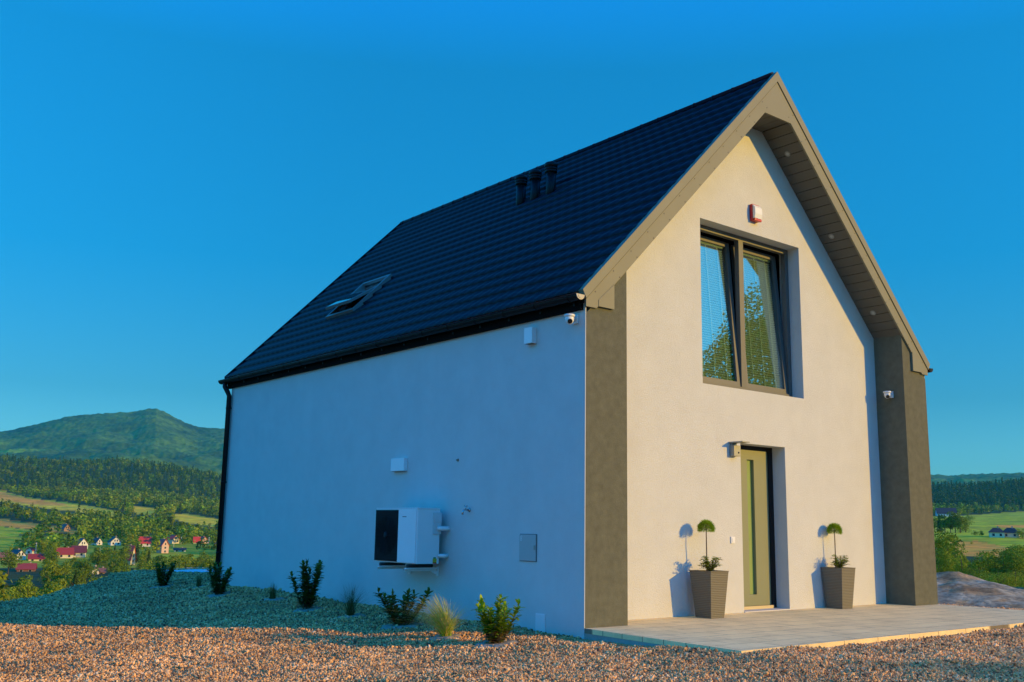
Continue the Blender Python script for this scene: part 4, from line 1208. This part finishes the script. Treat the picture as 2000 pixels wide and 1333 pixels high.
# ------------------------------------------------------------------ trees
TREEM = attr_mat('tree_foliage', rough=0.7, nscale=0.35, amp=0.30, trans=0.2, rnd=0.28)
FORM = attr_mat('forest_foliage', rough=0.8, nscale=0.10, amp=0.25, trans=0.15)
def crown(kind, nq, q, seed, H=10.0):
    """leaf clumps spread over overlapping lobes -> verts, tris, shade factor"""
    r = np.random.default_rng(seed)
    if kind == 'conifer':
        t = r.random(nq) ** 0.75                      # 0 top .. 1 bottom
        a = r.uniform(0, 2 * np.pi, nq)
        lay = 0.78 + 0.22 * np.sin(t * 38)
        R_ = (0.02 + 0.17 * t) * H * lay * r.uniform(.6, 1.05, nq)
        P = np.stack([R_ * np.cos(a), R_ * np.sin(a), H * (1 - .9 * t) - R_ * .25], -1)
        D = np.stack([np.cos(a), np.sin(a), np.full(nq, .55)], -1)
    else:
        wid, base, top = {'round': (.42, .22, 1.0), 'tall': (.27, .12, 1.0), 'bush': (.62, .02, .95), 'poplar': (.15, .06, 1.0), 'loose': (.40, .18, 1.0)}[kind]
        nl = {'round': 15, 'tall': 15, 'bush': 12, 'poplar': 14, 'loose': 19}[kind]
        lc, lr = [], []
        for k in range(nl):
            z = r.uniform(base + .08, top - .10); zz = (z - base) / (top - base)
            prof = math.sin(math.pi * min(.97, max(.06, zz * .85 + .12))) ** .65
            a = r.uniform(0, 6.28); d = wid * prof * r.uniform(.15, .80)
            lc.append((d * math.cos(a) * H, d * math.sin(a) * H, z * H)); lr.append(H * wid * r.uniform(.26, .52) * (0.6 + .4 * prof))
        lc, lr = np.array(lc), np.array(lr)
        k = r.choice(nl, nq, p=lr ** 2 / (lr ** 2).sum())
        D = r.normal(size=(nq, 3)); D /= np.linalg.norm(D, axis=1)[:, None]
        D[:, 2] = np.abs(D[:, 2]) * np.where(r.random(nq) < .7, 1, -1)
        P = lc[k] + D * lr[k][:, None] * np.array([1, 1, .85]) * r.uniform(.72, 1.08, nq)[:, None]
        P[:, 2] = np.maximum(P[:, 2], base * H * .6 + .2)
    N = D + r.normal(size=(nq, 3)) * .55; N /= np.linalg.norm(N, axis=1)[:, None]
    T = np.cross(N, r.normal(size=(nq, 3))); T /= np.linalg.norm(T, axis=1)[:, None]; B = np.cross(N, T)
    s1 = q * r.uniform(.6, 1.3, nq)[:, None]; s2 = q * r.uniform(.45, 1.0, nq)[:, None]
    V = np.stack([P - T * s1, P + B * s2, P + T * s1 * .9, P - B * s2 * .8], 1).reshape(-1, 3)
    i = np.arange(nq)[:, None] * 4
    F = i + np.array([[0, 1, 2, 3]])
    g = np.repeat(r.uniform(.72, 1.3, nq), 4)
    return V, F, g
def trunk_mesh(H, seed):
    r = random.Random(seed); mb = MB()
    th = H * .018 + .03
    pts = [(r.gauss(0, .01) * H * q, r.gauss(0, .01) * H * q, H * q) for q in (-.05, .1, .25, .42, .6, .78)]
    mb.tube(pts, [th * 1.25, th, th * .85, th * .65, th * .4, th * .15], 6)
    for k in range(5):
        z = H * r.uniform(.22, .55); a = r.uniform(0, 6.28); l = H * r.uniform(.14, .26)
        mb.tube([(0, 0, z), (math.cos(a) * l * .6, math.sin(a) * l * .6, z + l * .5), (math.cos(a) * l, math.sin(a) * l, z + l * .95)], [th * .45, th * .3, th * .1], 5)
    o = mb.build('trunk', BARK); me = o.data; bpy.data.objects.remove(o)
    return me
HUES = {'round': (0.15, 0.235, 0.015), 'loose': (0.25, 0.32, 0.018), 'tall': (0.18, 0.25, 0.016), 'bush': (0.21, 0.28, 0.018), 'poplar': (0.16, 0.23, 0.02), 'conifer': (0.055, 0.105, 0.016)}
VAR = {}
for kind, n in (('round', 3), ('loose', 3), ('tall', 2), ('bush', 3), ('poplar', 1), ('conifer', 2)):
    VAR[kind] = []
    for k in range(n):
        V, F, g = crown(kind, 1500 if kind != 'conifer' else 1100, 0.30, 100 + k * 7 + len(kind) * 13)
        o = np_mesh('crown', V, F, TREEM, cols=np.array(HUES[kind])[None] * g[:, None], link=False)
        me = o.data; bpy.data.objects.remove(o)
        VAR[kind].append((me, trunk_mesh(10.0, k)))
for kind in ('round', 'loose', 'bush', 'tall'):
    V, F, g = crown(kind, 7000, 0.13, 300 + len(kind))
    o = np_mesh('crown', V, F, TREEM, cols=np.array(HUES[kind])[None] * g[:, None], link=False)
    VAR['fine_' + kind] = [(o.data, VAR[kind][0][1])]; bpy.data.objects.remove(o)
def place_tree(kind, x, y, h, label, group, z=None, wide=1.0, k=None, name=None):
    me, tm = VAR[kind][(k if k is not None else random.randrange(99)) % len(VAR[kind])]
    z = float(terrain(np.array([x]), np.array([y]))[0]) if z is None else z
    t = empty(name or {'conifer': 'spruce_tree', 'bush': 'bush', 'fine_bush': 'bush'}.get(kind, 'broadleaf_tree'), (x, y, z), random.uniform(0, 6.28), label, 'bush' if 'bush' in kind else 'tree', group)
    t.scale = (h / 10 * wide, h / 10 * wide, h / 10)
    for nm, m in (('crown', me), ('trunk', tm)):
        o = bpy.data.objects.new(nm, m); COL.objects.link(o); o.parent = t
    return t

# village houses: (centre px, base px, width px, wall px, roof px, facing, turn, wall colour, roof colour, label)
W_, CRM, PNK, TAN = (0.72, 0.70, 0.66), (0.70, 0.62, 0.42), (0.66, 0.44, 0.34), (0.35, 0.22, 0.13)
RED, MAR, DRK, BRN = (0.62, 0.05, 0.035), (0.32, 0.035, 0.03), (0.05, 0.04, 0.04), (0.24, 0.11, 0.07)
VH = [(127, 1091, 29, 8, 11, 'side', 8, CRM, MAR, 'long cream house with maroon roof, left wing of the farm'),
      (152, 1089, 25, 10, 11, 'side', -6, CRM, (0.16, .03, .035), 'cream house with dark maroon roof and dormer beside the long one'),
      (162, 1073, 21, 9, 11, 'gable', 35, W_, (0.13, .05, .07), 'white gabled house with purple roof rising behind the farm'),
      (40, 1094, 21, 8, 10, 'gable', 30, W_, DRK, 'white gabled house with dark roof near the left edge'),
      (56, 1083, 13, 7, 5, 'gable', -30, W_, RED, 'small white house with red roof right behind the white gable'),
      (71, 1096, 28, 4, 8, 'side', 0, CRM, MAR, 'low maroon roofed house among the trees beside the white gable'),
      (9, 1095, 26, 6, 8, 'side', 5, BRN, BRN, 'low brown roofed barn at the left edge'),
      (50, 1117, 32, 5, 9, 'side', -5, BRN, (0.32, .05, .04), 'low red roofed shed half hidden by the nearest trees'),
      (226, 1066, 19, 7, 9, 'gable', 14, W_, DRK, 'white gabled house with two windows and dark roof standing alone'),
      (194, 1065, 14, 5, 8, 'gable', 40, W_, DRK, 'white gable sliver showing between dark trees'),
      (186, 1122, 13, 6, 7, 'gable', 14, W_, DRK, 'little white cottage with dark roof nearest the gravel crest'),
      (198, 1121, 12, 4, 5, 'side', 0, TAN, (0.20, .10, .08), 'brown roofed annexe right of the little white cottage'),
      (131, 1038, 13, 5, 8, 'gable', 30, TAN, (0.12, .07, .05), 'brown wooden hut at the edge of the tan field'),
      (259, 1104, 13, 14, 22, 'gable', 50, CRM, RED, 'tall house with steep bright red roof beside the trees'),
      (282, 1068, 22, 7, 11, 'side', 0, W_, RED, 'white house with wide bright red roof'),
      (322, 1081, 15, 15, 11, 'gable', 30, PNK, RED, 'tall pink gabled house by the meadow'),
      (343, 1062, 18, 8, 7, 'gable', 45, CRM, RED, 'cream house with red roof right of the pink house'),
      (384, 1062, 12, 4, 8, 'side', 0, CRM, RED, 'small house with red roof, left one of the far pair'),
      (400, 1062, 15, 4, 8, 'gable', 25, PNK, RED, 'pink gabled house with red roof, right one of the far pair'),
      (424, 1066, 9, 4, 4, 'side', 0, W_, DRK, 'tiny white house next to the downpipe'),
      (351, 1078, 22, 3, 3, 'side', 0, W_, DRK, 'low white shed behind the meadow'),
      (1948, 1050, 26, 9, 9, 'hip', 6, CRM, DRK, 'cream bungalow with dark hipped roof in the green fields, left one'),
      (1974, 1050, 30, 8, 10, 'hip', -4, CRM, DRK, 'cream bungalow with dark hipped roof in the green fields, right one'),
      (1850, 1009, 36, 5, 11, 'side', 8, W_, (.05, .035, .04), 'white house with long purple roof among trees beside the grey pillar')]
HP = []; HR = {}
MATC = {}
def cmat(c, rough=0.85):
    key = (c, rough)
    if key not in MATC: MATC[key] = mat('paint', c, rough, noise=0.08, nscale=1.2)
    return MATC[key]
PANE = mat('far_window_pane', (0.03, 0.035, 0.045), 0.2)
def village_house(cx_, by, wp, wallp, roofp, face, turn, wc, rc, label):
    P, r_ = ground_hit(cx_, by)
    if face == 'hip' or cx_ > 1700: P, r_ = ground_hit(cx_, by, 200)
    cosf = float(np.dot(ray(cx_, by) / np.linalg.norm(ray(cx_, by)), _f))
    k = r_ * cosf / FPX
    HP.append((P[0], P[1], wp * k / 2, r_)); HR[cx_] = r_
    w, hw, hr = wp * k, wallp * k + .3, roofp * k
    azm = math.atan2(P[0] - CAM[0], P[1] - CAM[1])
    t = empty('village_house', (P[0], P[1], P[2] - 0.2), -azm + R(turn), label, 'house')
    dpt = w * (1.25 if face == 'gable' else 0.7)
    d0, d1 = 0.0, dpt
    mb = MB()
    if face == 'gable':
        mb.prism([(-w / 2, -1.5), (w / 2, -1.5), (w / 2, hw), (0, hw + hr * .97), (-w / 2, hw)], 1, d0, d1)
    elif face == 'side':
        mb.prism([(d0, -1.5), (d1, -1.5), (d1, hw), ((d0 + d1) / 2, hw + hr * .97), (d0, hw)], 0, -w / 2, w / 2)
    else:
        mb.box(-w / 2, w / 2, d0, d1, -1.5, hw)
    mb.build('wall', cmat(wc), t)
    mb = MB(); e = 0.5; th = 0.22
    if face == 'gable':
        sl_ = hr / (w / 2)
        mb.prism([(-w / 2 - e, hw - e * sl_ + .05), (0, hw + hr + .05), (w / 2 + e, hw - e * sl_ + .05), (w / 2 + e, hw - e * sl_ + .05 + th), (0, hw + hr + .05 + th), (-w / 2 - e, hw - e * sl_ + .05 + th)], 1, d0 - e, d1 + e)
        ch = (w * .15, d1 * .6)
    elif face == 'side':
        m_ = (d0 + d1) / 2; sl_ = hr / (dpt / 2)
        mb.prism([(d0 - e, hw - e * sl_ + .05), (m_, hw + hr + .05), (d1 + e, hw - e * sl_ + .05), (d1 + e, hw - e * sl_ + .05 + th), (m_, hw + hr + .05 + th), (d0 - e, hw - e * sl_ + .05 + th)], 0, -w / 2 - e, w / 2 + e)
        ch = (w * .2, m_ + .4)
    else:
        m_ = (d0 + d1) / 2
        a = [(-w / 2 - e, d0 - e, hw), (w / 2 + e, d0 - e, hw), (w / 2 + e, d1 + e, hw), (-w / 2 - e, d1 + e, hw)]
        r0, r1 = (-w * .22, m_, hw + hr), (w * .22, m_, hw + hr)
        for f in ([a[0], a[1], r1, r0], [a[1], a[2], r1], [a[2], a[3], r0, r1], [a[3], a[0], r0], a[::-1]): mb.face(f)
        bmesh.ops.remove_doubles(mb.bm, verts=mb.bm.verts[:], dist=1e-4)
        ch = (w * .1, m_)
    rf = mb.build('roof', cmat(rc, .6), t)
    mb = MB(); mb.box(ch[0] - .3, ch[0] + .3, ch[1] - .3, ch[1] + .3, hw + hr * .5, hw + hr + .8); mb.build('chimney', cmat((.45, .33, .28)), rf)
    nwin = max(1, int(w / 3.0))
    levels = [0.55] if hw < 4 else [0.25, 0.7]
    for lv in levels:
        for j in range(nwin):
            x = -w / 2 + w * (j + .5) / nwin; z = hw * lv
            s1 = min(.55, w / nwin * .25)
            mb = MB(); mb.box(x - s1 - .12, x + s1 + .12, -0.05, -0.004, z - .75, z + .75); f_ = mb.build('window', cmat((.6, .6, .58)), t)
            mb = MB(); mb.box(x - s1, x + s1, -0.07, -0.052, z - .62, z + .62); mb.build('pane', PANE, f_)
    if face == 'gable' and hr > 2.5:
        for sx in ((-.8, .8) if w > 5.5 else (0,)):
            mb = MB(); mb.box(sx - .4, sx + .4, -0.05, -0.004, hw + .1, hw + 1.4); f_ = mb.build('window', PANE, t)
    return t
for a in VH: village_house(*a)
for (px_, y0, y1) in ((69, 1085, 1061), (100, 1090, 1076), (339, 1070, 1057), (353.5, 1064, 1049), (407.5, 1065, 1049), (194, 1092, 1072)):
    P, r_ = ground_hit(px_, y0); k = r_ * .91 / FPX; H = (y0 - y1) * k
    t = empty('utility_pole', tuple(P), 0, 'pale concrete utility pole standing between the village houses', 'pole', 'utility poles in the village')
    mb = MB(); mb.tube([(0, 0, -.5), (0, 0, H)], [.22, .14], 8); mb.build('post', cmat((.62, .6, .55)), t)
    mb = MB(); mb.box(-.9, .9, -.06, .06, H - .5, H - .35); mb.build('crossarm', cmat((.3, .27, .22)), t)

# --- scatter of trees over the forest cover
def tree_points(a0, a1, r0, r1, n):
    az = np.radians(RNG.uniform(a0, a1, n)); r = np.sqrt(RNG.uniform(r0 * r0, r1 * r1, n))
    x = CAM[0] + r * np.sin(az); y = CAM[1] + r * np.cos(az)
    return x, y, terrain(x, y)
def thin(x, y, d):
    """keep points at least d apart"""
    cell = {}; keep = []
    for i in range(len(x)):
        k = (int(x[i] // d), int(y[i] // d)); ok = True
        for a in (-1, 0, 1):
            for b in (-1, 0, 1):
                for j in cell.get((k[0] + a, k[1] + b), ()):
                    if (x[i] - x[j]) ** 2 + (y[i] - y[j]) ** 2 < d * d: ok = False; break
        if ok: cell.setdefault(k, []).append(i); keep.append(i)
    return np.array(keep, int)
near, far = [], []
def add_band(a0, a1, r0, r1, n, d, hmin, hmax, kinds, pvill=0.4, to=None):
    x, y, z = tree_points(a0, a1, r0, r1, n)
    c, u, v, r, az = cover(x, y, z)
    ok = (c == 0) | ((c == 3) & (RNG.random(n) < pvill))
    # no tree pokes in front of an open field's middle
    for i_, (hx, hy, hwid, hr_) in enumerate(HP):
        ah = math.atan2(hx - CAM[0], hy - CAM[1]); lat = np.abs(np.radians(az) - ah) * r
        ok &= ~((lat < hwid + 2.5) & (r > hr_ - 75) & (r < hr_ + 16))
    x, y, z, r, u, v = x[ok], y[ok], z[ok], r[ok], u[ok], v[ok]
    k = thin(x, y, d)
    for i in k:
        kind = random.choices([q[0] for q in kinds], [q[1] for q in kinds])[0]
        h = random.uniform(hmin, hmax) * (0.45 if kind == 'bush' else 1.1 if kind in ('poplar', 'conifer') else 1)
        # crowns that would rise over an open field in front of them stay low
        pts = np.array([[x[i], y[i], z[i] + h * f] for f in (.25, .6, 1.0)]); ut, vt, _ = project(pts)
        if any(cover_at(a_, b_) for a_, b_ in zip(ut, vt)):
            if random.random() < .8: continue
            h *= .5; vt = vt * .5 + v[i] * .5
        hwid_px = h * .35 * 2200 / r[i]; blk = False
        for (c_, b_, w_, wa, ro, *_x) in VH:
            rh = HR[c_]
            if r[i] < rh + 4 and abs(u[i] - c_) < w_ / 2 + hwid_px * .8 and min(vt) < b_ - 3 and v[i] > b_ - wa - ro: blk = True
        if blk and random.random() < .93: continue
        to.append((x[i], y[i], z[i], h, kind, r[i], u[i]))
FIELDS = [[(-60, 952), (0, 960), (126, 983), (262, 1014), (262, 1017), (202, 1005), (151, 997), (94, 990), (31, 981), (-60, 966)],
          [(-60, 1010), (38, 1021), (110, 1030), (160, 1041), (110, 1037), (0, 1026), (-60, 1018)],
          [(255, 990), (312, 996), (298, 1004), (270, 1004)], [(320, 1010), (362, 1005), (425, 1016), (425, 1028), (362, 1018)],
          [(-60, 1032), (60, 1040), (28, 1068), (-60, 1072)],
          [(1880, 1012), (2080, 1000), (2080, 1050), (1880, 1045)], [(1860, 1062), (1960, 1062), (1960, 1080), (1860, 1080)]]
FARR = [np.array(f, float) for f in FIELDS]
def cover_at(u, v):
    a, b = np.array([u]), np.array([v])
    return any(bool(in_poly(a, b, f)[0]) for f in FARR)
mixed = [('round', 5), ('loose', 5), ('tall', 2), ('bush', 3), ('poplar', .5), ('conifer', 1.2)]
add_band(9.5, 25, 90, 235, 900, 6.5, 3.5, 7.5, [('round', 3), ('loose', 4), ('bush', 5)], 0.5, near)
add_band(9.5, 25, 230, 640, 5200, 8.2, 6, 10.5, mixed, 0.5, near)
add_band(60, 68, 130, 330, 420, 7.5, 3.5, 5.5, [('round', 3), ('loose', 4), ('bush', 4)], 0.9, near)
add_band(9.5, 25, 640, 1100, 9000, 8.0, 8, 13, mixed, 0.5, far)
add_band(9.5, 25, 1100, 2050, 15000, 10.5, 9, 15, [('round', 5), ('loose', 5), ('tall', 3), ('conifer', 2)], 0.4, far)
add_band(9.5, 25, 2050, 3150, 20000, 12.5, 11, 17, [('round', 2), ('tall', 2), ('conifer', 7)], 0, far)
add_band(59, 69, 330, 1500, 2500, 9, 6, 10, [('round', 4), ('loose', 4), ('bush', 3)], 0.2, far)
add_band(59, 69, 1500, 1950, 4000, 10, 9, 15, [('round', 5), ('loose', 4), ('conifer', 2)], 0, far)
for a0_, a1_ in ((45, 59), (69, 80)):
    add_band(a0_, a1_, 110, 330, 500, 8.5, 3.5, 6.0, [('round', 3), ('loose', 4), ('bush', 4)], 0.9, far)
    add_band(a0_, a1_, 330, 1500, 2200, 12, 6, 10, [('round', 4), ('loose', 4), ('bush', 3)], 0.2, far)
    add_band(a0_, a1_, 1500, 1950, 3000, 15, 10, 15, [('round', 5), ('loose', 4), ('conifer', 2)], 0, far)
    add_band(a0_, a1_, 1950, 3100, 9000, 19, 15, 21, [('conifer', 1)], 0, far)
add_band(59, 69, 1950, 3150, 15000, 12, 14, 21, [('conifer', 1)], 0, far)
# the 280 largest in the picture become things of their own, the rest join the wooded mass
vis = lambda t: (0 <= t[6] <= 445) or (1815 <= t[6] <= 2010)
near.sort(key=lambda t: -(t[3] / t[5]) * (1 if vis(t) else .01))
solo, rest = near[:270], near[270:]
far += rest
ZL = {('L', 0): 'in the thick belt of trees just beyond the gravel crest', ('L', 1): 'among the village houses left of the white house', ('R', 0): 'below the fields right of the grey pillar'}
KN = {'round': 'rounded dense green tree', 'loose': 'loose yellow green tree', 'tall': 'tall oval green tree', 'bush': 'low spreading green bush', 'poplar': 'narrow upright poplar', 'conifer': 'dark pointed spruce'}
for (x, y, z, h, kind, r, u) in solo:
    zone = ('R', 0) if u > 1000 else ('L', 0 if r < 430 else 1)
    lab = KN[kind] + ' ' + ZL[zone]
    place_tree(kind, x, y, h, lab, lab, z - .2, random.uniform(.85, 1.2))
# hand placed trees on the right, close by: picture column, top row, distance, kind, width factor
for (u, vt, r, kind, wd, lab) in ((1850, 1050, 110, 'fine_round', 1.0, 'biggest round tree right beside the grey pillar above the heap'),
                                  (1876, 1072, 100, 'fine_bush', .8, 'dark bush between the biggest tree and the heap top'),
                                  (1832, 1082, 92, 'fine_loose', .8, 'yellow green sapling touching the grey pillar'),
                                  (1902, 1076, 104, 'fine_tall', 1.2, 'rounded tree above the heap, second from the pillar'),
                                  (1930, 1086, 98, 'fine_loose', 1.1, 'light green tree above the heap slope'),
                                  (1958, 1080, 96, 'fine_round', 1.0, 'light green tree above the right end of the heap'),
                                  (1992, 1074, 100, 'fine_loose', 1.0, 'green tree at the right picture edge'),
                                  (1948, 1106, 70, 'fine_bush', .9, 'bush behind the falling right slope of the heap'),
                                  (1982, 1104, 72, 'fine_bush', .9, 'bush at the right edge above the tan grass'),
                                  (1912, 1098, 80, 'fine_bush', .9, 'bush peeping over the heap crest'),
                                  (1974, 1058, 230, 'fine_tall', 1.2, 'upright tree in front of the bungalows')):
    d = ray(u, vt); h_ = math.hypot(d[0], d[1]); x, y = CAM[0] + d[0] / h_ * r, CAM[1] + d[1] / h_ * r
    ztop = CAM[2] + d[2] / h_ * r
    zg = float(terrain(np.array([x]), np.array([y]))[0])
    place_tree(kind, x, y, max(1.5, (ztop - zg) * 1.12), lab, None, wide=wd)
for (u, vt, vb, kind) in ((1826, 1012, 1039, 'round'), (1836, 1008, 1040, 'conifer'), (1846, 1009, 1041, 'round'), (1857, 1010, 1041, 'tall'), (1866, 1005, 1041, 'round'), (1876, 1009, 1041, 'round'), (1886, 1014, 1040, 'bush'), (1893, 1006, 1018, 'bush'), (1905, 1036, 1046, 'bush'), (1918, 1037, 1048, 'round'), (1997, 1034, 1052, 'bush'), (1898, 1058, 1063, 'bush')):
    P, r_ = ground_hit(u, vb, 200)
    place_tree(kind, P[0], P[1], (vb - vt) * r_ * .91 / FPX * 1.1, 'dark tree of the clump in the meadows below the purple roofed house' if u < 1890 else 'small round bush in the green meadows', 'dark clump in the right meadows' if u < 1890 else 'bushes in the right meadows', P[2] - .3, 1.25)
for (x, y, h) in ((6.3, 12.2, 4.6), (4.6, 12.0, 4.0), (8.3, 12.4, 4.6)):  # unseen trees, added to throw shade on the pale slab and far gravel
    place_tree('fine_round', x, y, h, 'unseen tree added behind the house to shade the far yard', 'unseen shade trees added behind the house', -0.25, 1.2)
# one wooded mass for everything farther off
TPL = {}
for kind in ('round', 'loose', 'tall', 'bush', 'poplar', 'conifer'):
    TPL[kind] = [crown(kind, 80 if kind != 'conifer' else 60, 0.95 if kind != 'conifer' else 0.85, 900 + k * 3 + len(kind)) for k in range(4)]
def wood(name, items, label):
    VV, FF, CCc = [], [], []; off = 0
    for (x, y, z, h, kind, r, u) in items:
        V, F, g = TPL[kind][random.randrange(4)]
        a = random.uniform(0, 6.28); s_ = h / 10; w = s_ * random.uniform(.95, 1.35)
        c_, sn = math.cos(a) * w, math.sin(a) * w
        Vn = np.stack([V[:, 0] * c_ - V[:, 1] * sn + x, V[:, 0] * sn + V[:, 1] * c_ + y, V[:, 2] * s_ + z - .3], -1)
        hue = np.array(HUES[kind]) * random.uniform(.55, 1.25) * np.array([random.uniform(.75, 1.15), 1, 1])
        VV.append(Vn); FF.append(F + off); CCc.append(hue[None] * g[:, None]); off += len(V)
    o = np_mesh(name, np.concatenate(VV), np.concatenate(FF), FORM, cols=np.concatenate(CCc))
    return tag(o, label, 'forest', kind='stuff')
wood('forest', [t for t in far if t[6] < 1000], 'far mixed woods between and above the fields on the left')
wood('forest', [t for t in far if t[6] >= 1000], 'far woods and dark spruce ridge on the right')
print('trees', len(near), len(far))

# trees behind the camera: one mirrored in the upstairs window, others throw the long shadows at lower right
V, F, g = crown('loose', 75000, 0.05, 555)
o = np_mesh('crown', V, F, TREEM, cols=np.array(HUES['loose'])[None] * g[:, None] * .7, link=False)
VAR['finest'] = [(o.data, VAR['loose'][0][1])]; bpy.data.objects.remove(o)
place_tree('finest', 41.0, -24.5, 19.5, 'broad leafy tree mirrored in the upstairs window glass', None, -0.5, 1.25, 0)
for i, (x, y, h) in enumerate(((12.3, -23.8, 5.8), (14.6, -24.5, 6.1), (17.2, -24.4, 5.9), (20.3, -25.5, 5.6), (23.6, -25.8, 5.7))):
    place_tree(('fine_round', 'fine_loose')[i % 2], x, y, h, 'garden tree beyond the yard whose shadow falls on the gravel at lower right', 'trees shading the lower right gravel', -0.2, 1.1, i)

# ------------------------------------------------------------------ haze
zmin = -28.0
me = bpy.data.meshes.new('haze')
bm = bmesh.new(); bmesh.ops.create_cube(bm, size=1)
for v in bm.verts: v.co = Vector((v.co.x * 19800, v.co.y * 19800, (zmin + 760) / 2 + v.co.z * (760 - zmin)))
bm.to_mesh(me); bm.free()
hz = bpy.data.objects.new('haze', me); COL.objects.link(hz)
hm = bpy.data.materials.new('haze_air'); hm.use_nodes = True
hn = hm.node_tree; hn.nodes.clear()
pv = hn.nodes.new('ShaderNodeVolumePrincipled'); pv.inputs['Color'].default_value = (0.08, 0.82, 0.95, 1); pv.inputs['Density'].default_value = 5e-5; pv.inputs['Anisotropy'].default_value = 0.0
ho = hn.nodes.new('ShaderNodeOutputMaterial'); hn.links.new(pv.outputs[0], ho.inputs['Volume'])
me.materials.append(hm)
tag(hz, 'thin blue air haze over the valley', 'haze', kind='stuff')
